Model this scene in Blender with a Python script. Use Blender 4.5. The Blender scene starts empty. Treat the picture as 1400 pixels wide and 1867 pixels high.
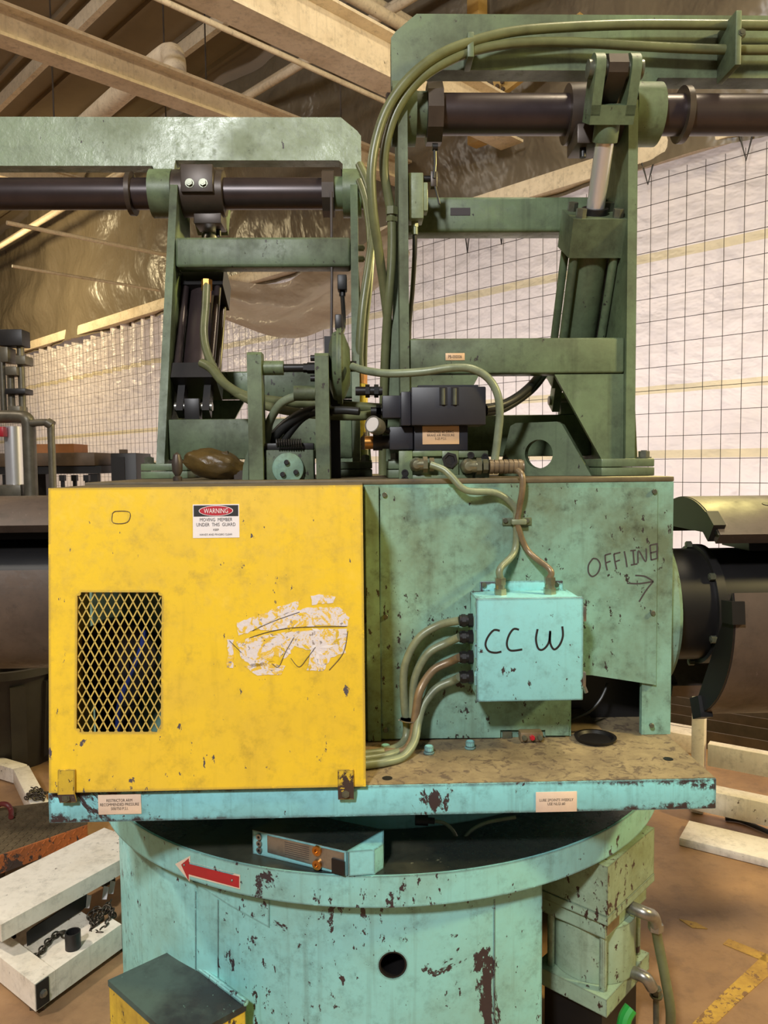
import bpy, bmesh, math, random
from mathutils import Vector, Matrix, noise
random.seed(7)
V = Vector
sc = bpy.context.scene
C = sc.collection
R = math.radians

# ---------------------------------------------------------------- camera
IW, IH, F = 1400.0, 1867.0, 1400.0
CAM = V((0, 0, 1.90)); YAW = R(1.5); PITCH = R(3.54); ROLL = 0.010
fwd = V((math.sin(YAW) * math.cos(PITCH), math.cos(YAW) * math.cos(PITCH), -math.sin(PITCH)))
rt0 = V((math.cos(YAW), -math.sin(YAW), 0)); up0 = rt0.cross(fwd)
rt = rt0 * math.cos(ROLL) - up0 * math.sin(ROLL)
up = up0 * math.cos(ROLL) + rt0 * math.sin(ROLL)
cd = bpy.data.cameras.new('camera'); cam = bpy.data.objects.new('camera', cd); C.objects.link(cam)
cd.sensor_fit = 'HORIZONTAL'; cd.sensor_width = 36; cd.lens = 36 * F / IW; cd.clip_end = 200; cd.clip_start = .05
m = Matrix((rt, up, -fwd)).transposed().to_4x4(); m.translation = CAM
cam.matrix_world = m; sc.camera = cam

# building frame: wall runs along A (far to the left), N points from the camera to the wall
AV = V((-.682, .731, 0)); NV = V((.731, .682, 0)); WALL_N = 5.93
def BP(a, n, z): return AV * a + NV * n + V((0, 0, z))
BROT = math.atan2(AV.y, AV.x)

# ---------------------------------------------------------------- world, exposure, lights
wd = bpy.data.worlds.new('shop_air'); sc.world = wd; wd.use_nodes = True
bg = wd.node_tree.nodes['Background']; bg.inputs[0].default_value = (.95, .93, .9, 1); bg.inputs[1].default_value = .10
sc.view_settings.view_transform = 'Standard'; sc.view_settings.look = 'None'
sc.view_settings.exposure = 0.0; sc.view_settings.gamma = 1.0; sc.view_settings.use_curve_mapping = False

def area(name, loc, target, size, power, col, sy=None):
    l = bpy.data.lights.new(name, 'AREA'); l.energy = power; l.color = col; l.size = size
    if sy: l.shape = 'RECTANGLE'; l.size_y = sy
    o = bpy.data.objects.new(name, l); C.objects.link(o); o.location = loc
    o.rotation_euler = (V(target) - V(loc)).to_track_quat('-Z', 'Y').to_euler()
    return o
area('high_bay_lamp_front', (-1.5, -2.4, 5.15), (.1, 2.4, 1.25), .5, 330, (.97, .98, 1))
def spot(name, loc, target, ang, power, col, rad=.15):
    l = bpy.data.lights.new(name, 'SPOT'); l.energy = power; l.color = col; l.spot_size = R(ang); l.spot_blend = .4; l.shadow_soft_size = rad
    o = bpy.data.objects.new(name, l); C.objects.link(o); o.location = loc; o.rotation_euler = (V(target) - V(loc)).to_track_quat('-Z', 'Y').to_euler(); return o
spot('high_bay_lamp_side', (-3.6, 1.6, 4.6), (-1.5, 2.75, 0), 44, 520, (1, .92, .78))
spot('sodium_lamp_rear', (3.0, 4.8, 4.05), (-.3, 3.2, 2.4), 58, 700, (1, .86, .30))
pl_ = bpy.data.lights.new('roof_fill_light', 'POINT'); pl_.energy = 290; pl_.color = (1, .90, .76); pl_.shadow_soft_size = .3
po_ = bpy.data.objects.new('roof_fill_light', pl_); C.objects.link(po_); po_.location = BP(6.5, -1.2, 5.9)  # added fill light that brightens the roof deck, beams and tarp
area('high_bay_lamp_overhead', (1.9, 2.5, 6.3), (1.5, 2.6, .2), .8, 150, (1, .86, .6))
area('sodium_lamp_right', (4.4, .8, 4.3), (.7, 2.6, 1.2), .45, 215, (1, .81, .36))
area('sodium_lamp_far', BP(13.5, 2.6, 5.1), BP(14, 5.9, 2.8), .6, 260, (1, .80, .45))
# neighbouring bay behind the translucent curtain
for k, a_ in enumerate((-1.0, 4.0, 9.5, 15.5)):
    area('bay_light', BP(a_, WALL_N + 2.6, 1.75), BP(a_, WALL_N, 1.5), 4.6, (155, 155, 95, 50)[k], (1, .97, .99), 1.6)

# ---------------------------------------------------------------- picture ray helpers
def ray(px, py): return fwd + rt * ((px - IW / 2) / F) + up * ((IH / 2 - py) / F)
def P(px, py, Y):
    d = ray(px, py); return CAM + d * (Y / d.y)
def PZ(px, py, z):
    d = ray(px, py); return CAM + d * ((z - CAM.z) / d.z)
def PP(px, py, p0, n):
    d = ray(px, py); return CAM + d * ((V(p0) - CAM).dot(n) / d.dot(n))
def PX(px, py, X):
    d = ray(px, py); return CAM + d * (X / d.x)
def PW(px, py, off=0.0): return PP(px, py, BP(0, WALL_N - off, 0), NV)
def S(Y): return Y / F
def pix(p):
    d = V(p) - CAM; z = d.dot(fwd); return (IW / 2 + F * d.dot(rt) / z, IH / 2 - F * d.dot(up) / z)

# ---------------------------------------------------------------- mesh builder
XF = None   # set while the second, turned-round set of machinery is built
class MB:
    def __init__(s): s.bm = bmesh.new()
    def box(s, c, size, rot=None):
        mt = Matrix.Translation(V(c))
        if rot is not None: mt = mt @ (rot.to_4x4() if not isinstance(rot, (int, float)) else Matrix.Rotation(rot, 4, 'Z'))
        mt = mt @ Matrix.Diagonal((size[0], size[1], size[2], 1))
        bmesh.ops.create_cube(s.bm, size=1, matrix=mt); return s
    def bounds(s, x0, x1, y0, y1, z0, z1):
        return s.box(((x0 + x1) / 2, (y0 + y1) / 2, (z0 + z1) / 2), (abs(x1 - x0), abs(y1 - y0), abs(z1 - z0)))
    def prism(s, pts, vec):
        pts = [V(p) for p in pts]; vec = V(vec)
        n = V((0, 0, 0))
        for i in range(len(pts)):
            n += (pts[i] - pts[0]).cross(pts[(i + 1) % len(pts)] - pts[0])
        if n.dot(vec) > 0: pts = pts[::-1]
        a = [s.bm.verts.new(p) for p in pts]; b = [s.bm.verts.new(p + vec) for p in pts]
        s.bm.faces.new(a); s.bm.faces.new(b[::-1]); k = len(pts)
        for i in range(k): s.bm.faces.new((a[(i + 1) % k], a[i], b[i], b[(i + 1) % k]))
        return s
    def cyl(s, p0, p1, r, seg=24, r2=None, rot=0.0):
        p0, p1 = V(p0), V(p1); d = p1 - p0
        q = d.to_track_quat('Z', 'Y').to_matrix().to_4x4()
        mt = Matrix.Translation((p0 + p1) / 2) @ q @ Matrix.Rotation(rot, 4, 'Z')
        bmesh.ops.create_cone(s.bm, cap_ends=True, segments=seg, radius1=r, radius2=r if r2 is None else r2, depth=d.length, matrix=mt); return s
    def sph(s, c, r, scale=(1, 1, 1), u=16, v=10):
        bmesh.ops.create_uvsphere(s.bm, u_segments=u, v_segments=v, radius=r, matrix=Matrix.Translation(V(c)) @ Matrix.Diagonal((*scale, 1))); return s
    def lathe(s, p0, axis, prof, seg=32):
        """prof: list of (distance along axis, radius)"""
        p0 = V(p0); ax = V(axis).normalized()
        e1 = ax.orthogonal().normalized(); e2 = ax.cross(e1); rings = []
        for d, r in prof:
            c = p0 + ax * d
            if r < 1e-6: rings.append([s.bm.verts.new(c)])
            else: rings.append([s.bm.verts.new(c + (e1 * math.cos(t) + e2 * math.sin(t)) * r) for t in (2 * math.pi * i / seg for i in range(seg))])
        for A, B in zip(rings, rings[1:]):
            for i in range(seg):
                j = (i + 1) % seg
                if len(A) == 1 and len(B) == 1: continue
                if len(A) == 1: s.bm.faces.new((A[0], B[j], B[i]))
                elif len(B) == 1: s.bm.faces.new((A[i], A[j], B[0]))
                else: s.bm.faces.new((A[i], A[j], B[j], B[i]))
        for Rg, fl in ((rings[0], 1), (rings[-1], 0)):
            if len(Rg) > 2 and prof[0] != prof[-1]: s.bm.faces.new(Rg[::-1] if fl else Rg)
        return s
    def tube(s, pts, r, seg=10, smooth=True, sub=6, closed_ends=True, rs=None):
        pts = [V(p) for p in pts]
        if smooth and len(pts) > 2: pts, rs = catmull(pts, sub, rs)
        k = len(pts); prev = None; rings = []
        for i in range(k):
            t = (pts[min(i + 1, k - 1)] - pts[max(i - 1, 0)]).normalized()
            if prev is None: e = t.orthogonal().normalized()
            else:
                e = prev - t * prev.dot(t)
                e = e.normalized() if e.length > 1e-6 else t.orthogonal().normalized()
            prev = e; f = t.cross(e); rr = r if rs is None else rs[i]
            rings.append([s.bm.verts.new(pts[i] + (e * math.cos(a) + f * math.sin(a)) * rr) for a in (2 * math.pi * j / seg for j in range(seg))])
        for A, B in zip(rings, rings[1:]):
            for j in range(seg): s.bm.faces.new((A[j], A[(j + 1) % seg], B[(j + 1) % seg], B[j]))
        if closed_ends: s.bm.faces.new(rings[0][::-1]); s.bm.faces.new(rings[-1])
        return s
    def bar(s, p0, p1, w, h, upv=(0, 0, 1)):
        p0, p1 = V(p0), V(p1); d = (p1 - p0); t = d.normalized(); u = V(upv) - t * V(upv).dot(t); u.normalize(); v = t.cross(u)
        mt = Matrix((t, v, u)).transposed().to_4x4(); mt.translation = (p0 + p1) / 2
        bmesh.ops.create_cube(s.bm, size=1, matrix=mt @ Matrix.Diagonal((d.length, w, h, 1))); return s
    def ribbon(s, pts, w, nrm, th=.0006):
        """flat pen stroke lying on a surface with normal nrm"""
        pts, _ = catmull([V(p) for p in pts], 5); nrm = V(nrm).normalized(); k = len(pts); L = []
        for i in range(k):
            t = (pts[min(i + 1, k - 1)] - pts[max(i - 1, 0)]).normalized(); sd = t.cross(nrm).normalized() * w / 2
            L.append([s.bm.verts.new(pts[i] + sd), s.bm.verts.new(pts[i] - sd), s.bm.verts.new(pts[i] - sd + nrm * th), s.bm.verts.new(pts[i] + sd + nrm * th)])
        for A, B in zip(L, L[1:]):
            for j in range(4): s.bm.faces.new((A[j], A[(j + 1) % 4], B[(j + 1) % 4], B[j]))
        s.bm.faces.new(L[0][::-1]); s.bm.faces.new(L[-1]); return s
    def hexbolt(s, p, axis, r, h, washer=True):
        p = V(p); ax = V(axis).normalized()
        if washer: s.cyl(p, p + ax * h * .2, r * 1.35, 16)
        s.cyl(p, p + ax * h, r, 6); s.cyl(p, p + ax * (h * 1.12), r * .55, 10); return s
    def bevel(s, w, seg=2, ang=30):
        es = [e for e in s.bm.edges if len(e.link_faces) == 2 and e.calc_face_angle(0) > R(ang)]
        if es and w > 0: bmesh.ops.bevel(s.bm, geom=es, offset=w, segments=seg, profile=.5, affect='EDGES', clamp_overlap=True)
        return s
    def obj(s, name, mat, parent=None, smooth=True, bevel=0.0, seg=2, ang=35):
        if bevel: s.bevel(bevel, seg)
        if XF is not None: bmesh.ops.transform(s.bm, matrix=XF, verts=s.bm.verts[:])
        bmesh.ops.recalc_face_normals(s.bm, faces=s.bm.faces[:])
        me = bpy.data.meshes.new(name); s.bm.to_mesh(me); s.bm.free()
        if smooth:
            me.shade_smooth(); me.set_sharp_from_angle(angle=R(ang))
        return link(name, me, mat, parent)

def catmull(pts, sub=6, rs=None):
    out = []; ro = []; k = len(pts)
    for i in range(k - 1):
        p0 = pts[max(i - 1, 0)]; p1 = pts[i]; p2 = pts[i + 1]; p3 = pts[min(i + 2, k - 1)]
        for j in range(sub):
            t = j / sub
            out.append(.5 * ((2 * p1) + (p2 - p0) * t + (2 * p0 - 5 * p1 + 4 * p2 - p3) * t * t + (3 * p1 - p0 - 3 * p2 + p3) * t ** 3))
            if rs: ro.append(rs[i] * (1 - t) + rs[i + 1] * t)
    out.append(pts[-1])
    if rs: ro.append(rs[-1])
    return out, (ro if rs else None)

def link(name, me, mat, parent=None):
    o = bpy.data.objects.new(name, me); C.objects.link(o)
    if mat is not None:
        me.materials.clear(); me.materials.append(mat)
    if parent is not None: put(o, parent)
    return o
def world_loc(o):
    l = V((0, 0, 0))
    while o is not None: l += o.location; o = o.parent
    return l
ROOT = {}
def put(o, parent):
    o.parent = parent
    base = ROOT.get(parent.name, V((0, 0, 0)))
    o.matrix_parent_inverse = Matrix.Translation(-base)
def thing(name, label, cat, loc, group=None):
    loc = V(loc) if XF is None else XF @ V(loc)
    o = bpy.data.objects.new(name, None); C.objects.link(o); o.location = loc; o.empty_display_size = .1
    ROOT[o.name] = V(loc); o['label'] = label; o['category'] = cat
    if group: o['group'] = group
    return o
def tag(o, label, cat, group=None, kind=None):
    o['label'] = label; o['category'] = cat
    if group: o['group'] = group
    if kind: o['kind'] = kind
    return o
def struct(o): o['kind'] = 'structure'; return o
def lab(o, text): o['label'] = text; return o

def slab(pts, Y0, Y1):
    """px outline standing at depth Y0 given thickness back to Y1"""
    return MB().prism([P(x, y, Y0) for x, y in pts], (0, Y1 - Y0, 0))
def rect(x0, y0, x1, y1): return [(x0, y0), (x1, y0), (x1, y1), (x0, y1)]
def boxp(x0, y0, x1, y1, Y0, Y1, mb=None):
    a = P((x0 + x1) / 2, y0, Y0); b = P((x0 + x1) / 2, y1, Y0); l = P(x0, (y0 + y1) / 2, Y0); r = P(x1, (y0 + y1) / 2, Y0)
    return (mb or MB()).bounds(l.x, r.x, Y0, Y1, b.z, a.z)
def cylx(x0, x1, py, r, Y, mb=None, seg=28):
    a = P(x0, py, Y); b = P(x1, py, Y); z = (a.z + b.z) / 2
    return (mb or MB()).cyl((a.x, Y, z), (b.x, Y, z), r, seg)
def hose(pts, r, sub=6, seg=10): return MB().tube([P(*p) for p in pts], r, seg, True, sub)
def cut(o, mb):
    """boolean difference applied at once; the cutter does not stay"""
    c = mb.obj('cutter_tmp', None, None, smooth=False)
    md = o.modifiers.new('b', 'BOOLEAN'); md.object = c; md.operation = 'DIFFERENCE'; md.solver = 'EXACT'
    bpy.context.view_layer.update()
    dg = bpy.context.evaluated_depsgraph_get(); me = bpy.data.meshes.new_from_object(o.evaluated_get(dg))
    o.modifiers.clear(); old = o.data; nm = old.name; mats = [x for x in old.materials]; o.data = me; bpy.data.meshes.remove(old); me.name = nm
    me.materials.clear(); [me.materials.append(x) for x in mats]
    cm = c.data; bpy.data.objects.remove(c); bpy.data.meshes.remove(cm); return o

def text(name, body, width, center, right, upv, mat, parent=None, height=None, align='CENTER', bold=0.0, lift=.0006, space=1.0, font_h=None):
    """lettering as flat geometry, fitted to a width, centred on a surface point"""
    cu = bpy.data.curves.new(name, 'FONT'); cu.body = body; cu.align_x = align; cu.align_y = 'CENTER'; cu.size = 1; cu.extrude = 0; cu.offset = bold
    cu.space_line = space; cu.resolution_u = 2
    t = bpy.data.objects.new(name, cu); C.objects.link(t); bpy.context.view_layer.update()
    dg = bpy.context.evaluated_depsgraph_get(); me = bpy.data.meshes.new_from_object(t.evaluated_get(dg)); bpy.data.objects.remove(t); bpy.data.curves.remove(cu)
    xs = [v.co.x for v in me.vertices]; ys = [v.co.y for v in me.vertices]
    cx, cy = (min(xs) + max(xs)) / 2, (min(ys) + max(ys)) / 2
    s = width / (max(xs) - min(xs)); sv = s if height is None else height / (max(ys) - min(ys))
    right = V(right).normalized(); upv = V(upv).normalized(); n = right.cross(upv)
    for v in me.vertices: v.co = V(center) + right * ((v.co.x - cx) * s) + upv * ((v.co.y - cy) * sv) + n * lift
    return link(name, me, mat, parent)
# ---------------------------------------------------------------- materials
def srgb(r, g, b):
    f = lambda c: (c / 255 / 12.92) if c / 255 <= .04045 else ((c / 255 + .055) / 1.055) ** 2.4
    return (f(r), f(g), f(b), 1)
class NT:
    def __init__(s, name):
        s.m = bpy.data.materials.new(name); s.m.use_nodes = True; s.t = s.m.node_tree; s.b = s.t.nodes['Principled BSDF']
        s.geo = s.t.nodes.new('ShaderNodeNewGeometry')
    def n(s, ty, **k):
        nd = s.t.nodes.new(ty)
        for a, v in k.items(): setattr(nd, a, v)
        return nd
    def l(s, a, b): s.t.links.new(a, b)
    def pos(s, scale=(1, 1, 1), rot=(0, 0, 0)):
        mp = s.n('ShaderNodeMapping'); mp.inputs['Scale'].default_value = scale; mp.inputs['Rotation'].default_value = rot
        s.l(s.geo.outputs['Position'], mp.inputs['Vector']); return mp.outputs['Vector']
    def noise(s, scale, detail=5, rough=.55, vec=None, dist=0.0):
        nd = s.n('ShaderNodeTexNoise'); nd.inputs['Scale'].default_value = scale; nd.inputs['Detail'].default_value = detail
        nd.inputs['Roughness'].default_value = rough; nd.inputs['Distortion'].default_value = dist
        s.l(vec if vec is not None else s.geo.outputs['Position'], nd.inputs['Vector']); return nd.outputs['Fac']
    def ramp(s, v, a, b):
        mr = s.n('ShaderNodeMapRange'); mr.inputs['From Min'].default_value = a; mr.inputs['From Max'].default_value = b
        s.l(v, mr.inputs['Value']); return mr.outputs['Result']
    def math(s, op, a, b):
        nd = s.n('ShaderNodeMath', operation=op, use_clamp=True)
        for i, x in enumerate((a, b)):
            if isinstance(x, (int, float)): nd.inputs[i].default_value = x
            else: s.l(x, nd.inputs[i])
        return nd.outputs[0]
    def mix(s, f, a, b):
        nd = s.n('ShaderNodeMix', data_type='RGBA')
        if isinstance(f, (int, float)): nd.inputs[0].default_value = f
        else: s.l(f, nd.inputs[0])
        for i, x in ((6, a), (7, b)):
            if isinstance(x, tuple): nd.inputs[i].default_value = x
            else: s.l(x, nd.inputs[i])
        return nd.outputs[2]
    def bump(s, h, dist, strength=.5):
        b = s.n('ShaderNodeBump'); b.inputs['Distance'].default_value = dist; b.inputs['Strength'].default_value = strength
        s.l(h, b.inputs['Height']); s.l(b.outputs[0], s.b.inputs['Normal'])
    def edge(s, radius, thr=.02):
        bv = s.n('ShaderNodeBevel', samples=2); bv.inputs['Radius'].default_value = radius
        d = s.n('ShaderNodeVectorMath', operation='DOT_PRODUCT'); s.l(bv.outputs[0], d.inputs[0]); s.l(s.geo.outputs['True Normal'], d.inputs[1])
        return s.math('MULTIPLY', s.math('SUBTRACT', 1.0, d.outputs['Value']), 16.0)
    def done(s, col, rough=.5, metal=0.0, spec=None):
        if isinstance(col, tuple): s.b.inputs['Base Color'].default_value = col
        else: s.l(col, s.b.inputs['Base Color'])
        if isinstance(rough, (int, float)): s.b.inputs['Roughness'].default_value = rough
        else: s.l(rough, s.b.inputs['Roughness'])
        s.b.inputs['Metallic'].default_value = metal
        if spec is not None: s.b.inputs['Specular IOR Level'].default_value = spec
        return s.m

def paint(name, base, dirt, dirt_lo=.45, dirt_hi=.75, dirt_amt=.8, chip=(58, 48, 52), chips=.70, flake=.74, scale=44, rough=.42, edge=0.0, streak=.25, lump=.0012, fine=.3, under=None):
    t = NT(name)
    big = t.ramp(t.noise(2.6, 7, .65), dirt_lo, dirt_hi)
    col = t.mix(t.math('MULTIPLY', big, dirt_amt), srgb(*base), srgb(*dirt))
    fn = t.ramp(t.noise(26, 8, .7), .46, .72)
    mott = t.ramp(t.noise(9, 8, .75), .40, .68)
    col = t.mix(t.math('MULTIPLY', t.math('MULTIPLY', fn, mott), fine * 2.4), col, srgb(*[c * .5 for c in dirt]))
    if streak:
        st = t.ramp(t.noise(1, 4, .6, t.pos((34, 34, 1.6))), .55, .75)
        col = t.mix(t.math('MULTIPLY', st, streak), col, srgb(*[c * .7 for c in dirt]))
    clus = t.ramp(t.noise(1.9, 4, .6), .48, .64)
    n2 = t.noise(scale, 6, .66, t.pos((1, 1, .55)))
    cm = t.ramp(t.math('ADD', n2, t.math('MULTIPLY', clus, .085)), chips - .045, chips - .033)
    if flake:
        n1 = t.noise(4.2, 10, .72, t.pos((1, 1, .7)), .5)
        cm = t.math('MAXIMUM', cm, t.ramp(n1, flake - .055, flake - .048))
    if edge:
        e = t.edge(edge); e = t.ramp(t.math('MULTIPLY', e, t.ramp(t.noise(20, 7, .78), .32, .58)), .25, .3)
        cm = t.math('MAXIMUM', cm, e)
    col = t.mix(cm, col, srgb(*chip))
    rg = t.n('ShaderNodeMapRange'); rg.inputs['To Min'].default_value = rough - .06; rg.inputs['To Max'].default_value = min(.95, rough + .3)
    t.l(t.math('MAXIMUM', fn, big), rg.inputs['Value'])
    h = t.math('SUBTRACT', t.noise(16, 6, .62), t.math('MULTIPLY', cm, .35)); t.bump(h, lump, .6)
    return t.done(col, rg.outputs[0])
def plain(name, base, rough=.5, metal=0.0, var=.25, scale=12, dark=.55, lump=.0, spec=None):
    t = NT(name); f = t.ramp(t.noise(scale, 6, .65), .4, .72)
    col = t.mix(t.math('MULTIPLY', f, var), srgb(*base), srgb(*[c * dark for c in base]))
    if lump: t.bump(t.noise(scale * 3, 5, .6), lump)
    return t.done(col, rough, metal, spec)

M = {}
M['teal'] = paint('teal_enamel', (142, 210, 214), (126, 150, 130), .46, .8, .6, chips=.76, flake=.80, edge=.008, streak=.2)
M['drum'] = paint('drum_enamel', (146, 212, 208), (128, 144, 114), .42, .78, .65, chips=.705, flake=.70, edge=.008, streak=.3)
M['plate_edge'] = paint('plate_enamel', (138, 212, 220), (104, 132, 120), .46, .8, .55, chips=.715, flake=.655, edge=.012, streak=.42)
M['green'] = paint('oily_green_enamel', (112, 130, 98), (52, 56, 36), .34, .66, .88, chip=(44, 38, 34), chips=.74, flake=.78, rough=.36, streak=.35)
M['housing'] = paint('housing_enamel', (138, 184, 168), (92, 102, 74), .36, .66, .9, chip=(46, 40, 38), chips=.735, flake=.76, rough=.42, streak=.35, fine=.45)
M['arm'] = paint('arm_enamel', (140, 156, 132), (98, 108, 80), .40, .70, .8, chip=(48, 36, 38), chips=.75, flake=.735, rough=.32, lump=.006)
M['motor'] = paint('motor_enamel', (158, 184, 158), (110, 110, 62), .40, .72, .75, chip=(66, 46, 40), chips=.69, flake=.73, edge=.006, streak=.3)
M['yellow'] = paint('guard_yellow', (236, 198, 52), (196, 160, 58), .44, .8, .6, chip=(82, 76, 82), chips=.725, flake=.79, rough=.36, edge=.011, streak=.15, fine=.25)
M['yellow_rust'] = paint('step_yellow', (222, 190, 60), (140, 108, 52), .42, .75, .7, chip=(66, 54, 50), chips=.69, flake=.64, edge=.006)
M['guard_top'] = plain('worn_brown_edge', (96, 84, 62), .6, 0, .6, 18)
M['blacktop'] = paint('black_grip_top', (38, 40, 42), (72, 92, 84), .46, .62, .8, chip=(96, 130, 118), chips=.74, flake=.74, rough=.55, streak=0)
M['flange_top'] = paint('oily_black_flange', (34, 38, 36), (84, 82, 64), .48, .72, .7, chip=(104, 104, 84), chips=.76, flake=.78, rough=.32, streak=0)
t = NT('dirty_plate_top'); f1 = t.ramp(t.noise(5, 7, .7), .38, .66); f2 = t.ramp(t.noise(30, 8, .7, None, .8), .52, .6)
c_ = t.mix(f1, srgb(150, 134, 100), srgb(104, 90, 70)); c_ = t.mix(t.math('MULTIPLY', f2, .7), c_, srgb(74, 60, 54)); t.bump(t.noise(20, 7, .7), .004); M['plate_top'] = t.done(c_, .7)
M['shaft'] = plain('oily_dark_steel', (62, 52, 52), .34, .35, .5, 9, .6)
M['collar'] = plain('brown_steel', (74, 64, 56), .42, .3, .5, 10)
M['chrome'] = plain('chromed_rod', (226, 224, 224), .30, .7, .1, 30, .8)
M['black'] = plain('black_steel', (30, 28, 28), .45, .2, .4, 14)
M['mandrel'] = paint('dark_mandrel_steel', (90, 78, 70), (48, 40, 36), .4, .7, .7, chip=(92, 80, 74), chips=.74, flake=.78, rough=.34, streak=0)
M['pad_top'] = M['mandrel'] = paint('dark_mandrel_steel', (90, 78, 70), (48, 40, 36), .4, .7, .7, chip=(92, 80, 74), chips=.74, flake=.78, rough=.34, streak=0)
M['cylblack'] = plain('black_cylinder_iron', (40, 38, 38), .42, .2, .5, 12)
M['valve'] = plain('black_valve_body', (40, 40, 46), .45, 0, .3, 20, .7)
M['steel'] = plain('zinc_steel', (158, 156, 148), .34, .8, .5, 25, .55)
M['nickel'] = plain('dull_nickel_fitting', (170, 168, 140), .28, .8, .5, 30, .5)
M['brass'] = plain('brass', (196, 138, 70), .3, .9, .4, 20)
M['copper'] = plain('oiled_copper_conduit', (132, 114, 88), .36, .2, .7, 14, .55)
M['hose'] = plain('olive_hose', (104, 108, 74), .36, 0, .5, 14, .6)
M['conduit'] = plain('grey_green_conduit', (128, 138, 112), .4, .1, .6, 16, .55)
M['hose_black'] = plain('black_hose', (38, 38, 36), .42, 0, .4, 14)
M['rubber'] = plain('black_rubber', (22, 22, 22), .6)
M['bolt'] = plain('oily_bolt_head', (110, 112, 96), .38, .5, .6, 30, .5)
M['placard'] = plain('cream_placard', (232, 208, 184), .5, 0, .25, 20, .8)
M['placard_tan'] = plain('tan_placard', (214, 178, 138), .5, 0, .25, 20, .8)
M['ink'] = plain('black_ink', (30, 26, 26), .6, 0, .0)
M['ink_grey'] = plain('faded_ink', (64, 58, 58), .7, 0, .0)
M['white'] = plain('white_vinyl', (232, 224, 222), .45, 0, .15, 20, .85)
t = NT('torn_backing_paper'); f1 = t.ramp(t.noise(34, 8, .75, None, 1.2), .52, .54); f2 = t.ramp(t.noise(90, 4, .6), .62, .66)
c_ = t.mix(f1, srgb(220, 210, 208), srgb(226, 186, 60)); c_ = t.mix(f2, c_, srgb(150, 138, 130)); t.bump(t.noise(40, 6, .7), .004); M['torn'] = t.done(c_, .55)
M['red'] = plain('warning_red', (176, 30, 44), .4, 0, .15)
M['arrow_red'] = plain('arrow_red_enamel', (178, 40, 46), .42, 0, .35, 25, .75)
M['brown_wrap'] = plain('oily_brown_wrap', (92, 72, 34), .35, 0, .6, 14, .5, .004)
M['glass'] = plain('gauge_face', (214, 206, 196), .2, 0, .1)
M['blue'] = plain('blue_hose', (40, 60, 130), .4)
M['green_hose'] = plain('green_tape', (40, 150, 60), .4)
M['mesh_steel'] = plain('yellowed_expanded_steel', (206, 178, 92), .45, .1, .4, 40, .6)
M['whitepaint'] = paint('white_frame_enamel', (238, 228, 212), (186, 164, 128), .46, .8, .6, chip=(90, 70, 56), chips=.745, flake=.8, rough=.4)
M['orange'] = paint('orange_tread_edge', (214, 122, 62), (120, 84, 60), .4, .7, .7, chip=(80, 66, 58), chips=.68, flake=.66)
M['tread'] = plain('worn_tread_steel', (124, 108, 82), .45, .3, .7, 8, .45)
M['rust'] = plain('brown_rust_steel', (86, 70, 54), .6, .1, .6, 8)
M['pipe'] = plain('grimy_iron_pipe', (104, 98, 84), .42, .35, .6, 12)
M['bin'] = plain('grey_brown_plastic', (58, 54, 48), .55, 0, .5, 6)
M['wood'] = plain('orange_wood', (150, 96, 52), .6, 0, .4, 8)
M['cream_steel'] = paint('cream_roof_steel', (232, 216, 190), (176, 154, 122), .42, .75, .6, chip=(70, 56, 46), chips=.8, flake=.75, rough=.55)
M['roof'] = plain('tan_roof_deck', (142, 127, 104), .7, 0, .4, 1.2, .75)
M['yellow_steel'] = plain('yellowed_steel', (196, 160, 96), .5, 0, .3, 6)
M['wire'] = plain('dark_wire', (74, 66, 62), .5, .4, .2)
M['chain'] = plain('chain_steel', (92, 84, 74), .38, .8, .5, 30)
M['floor_yellow'] = paint('yellow_floor_paint', (214, 172, 66), (160, 120, 70), .42, .62, .9, chip=(136, 102, 66), chips=.66, flake=.62, rough=.6, streak=0)

t = NT('brown_concrete'); f1 = t.ramp(t.noise(1.4, 8, .65), .36, .68); f2 = t.ramp(t.noise(9, 8, .7), .5, .75)
c_ = t.mix(f1, srgb(176, 138, 96), srgb(132, 100, 70)); c_ = t.mix(t.math('MULTIPLY', f2, .5), c_, srgb(84, 66, 52)); t.bump(t.noise(30, 6, .6), .003); M['concrete'] = t.done(c_, .55)

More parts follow.
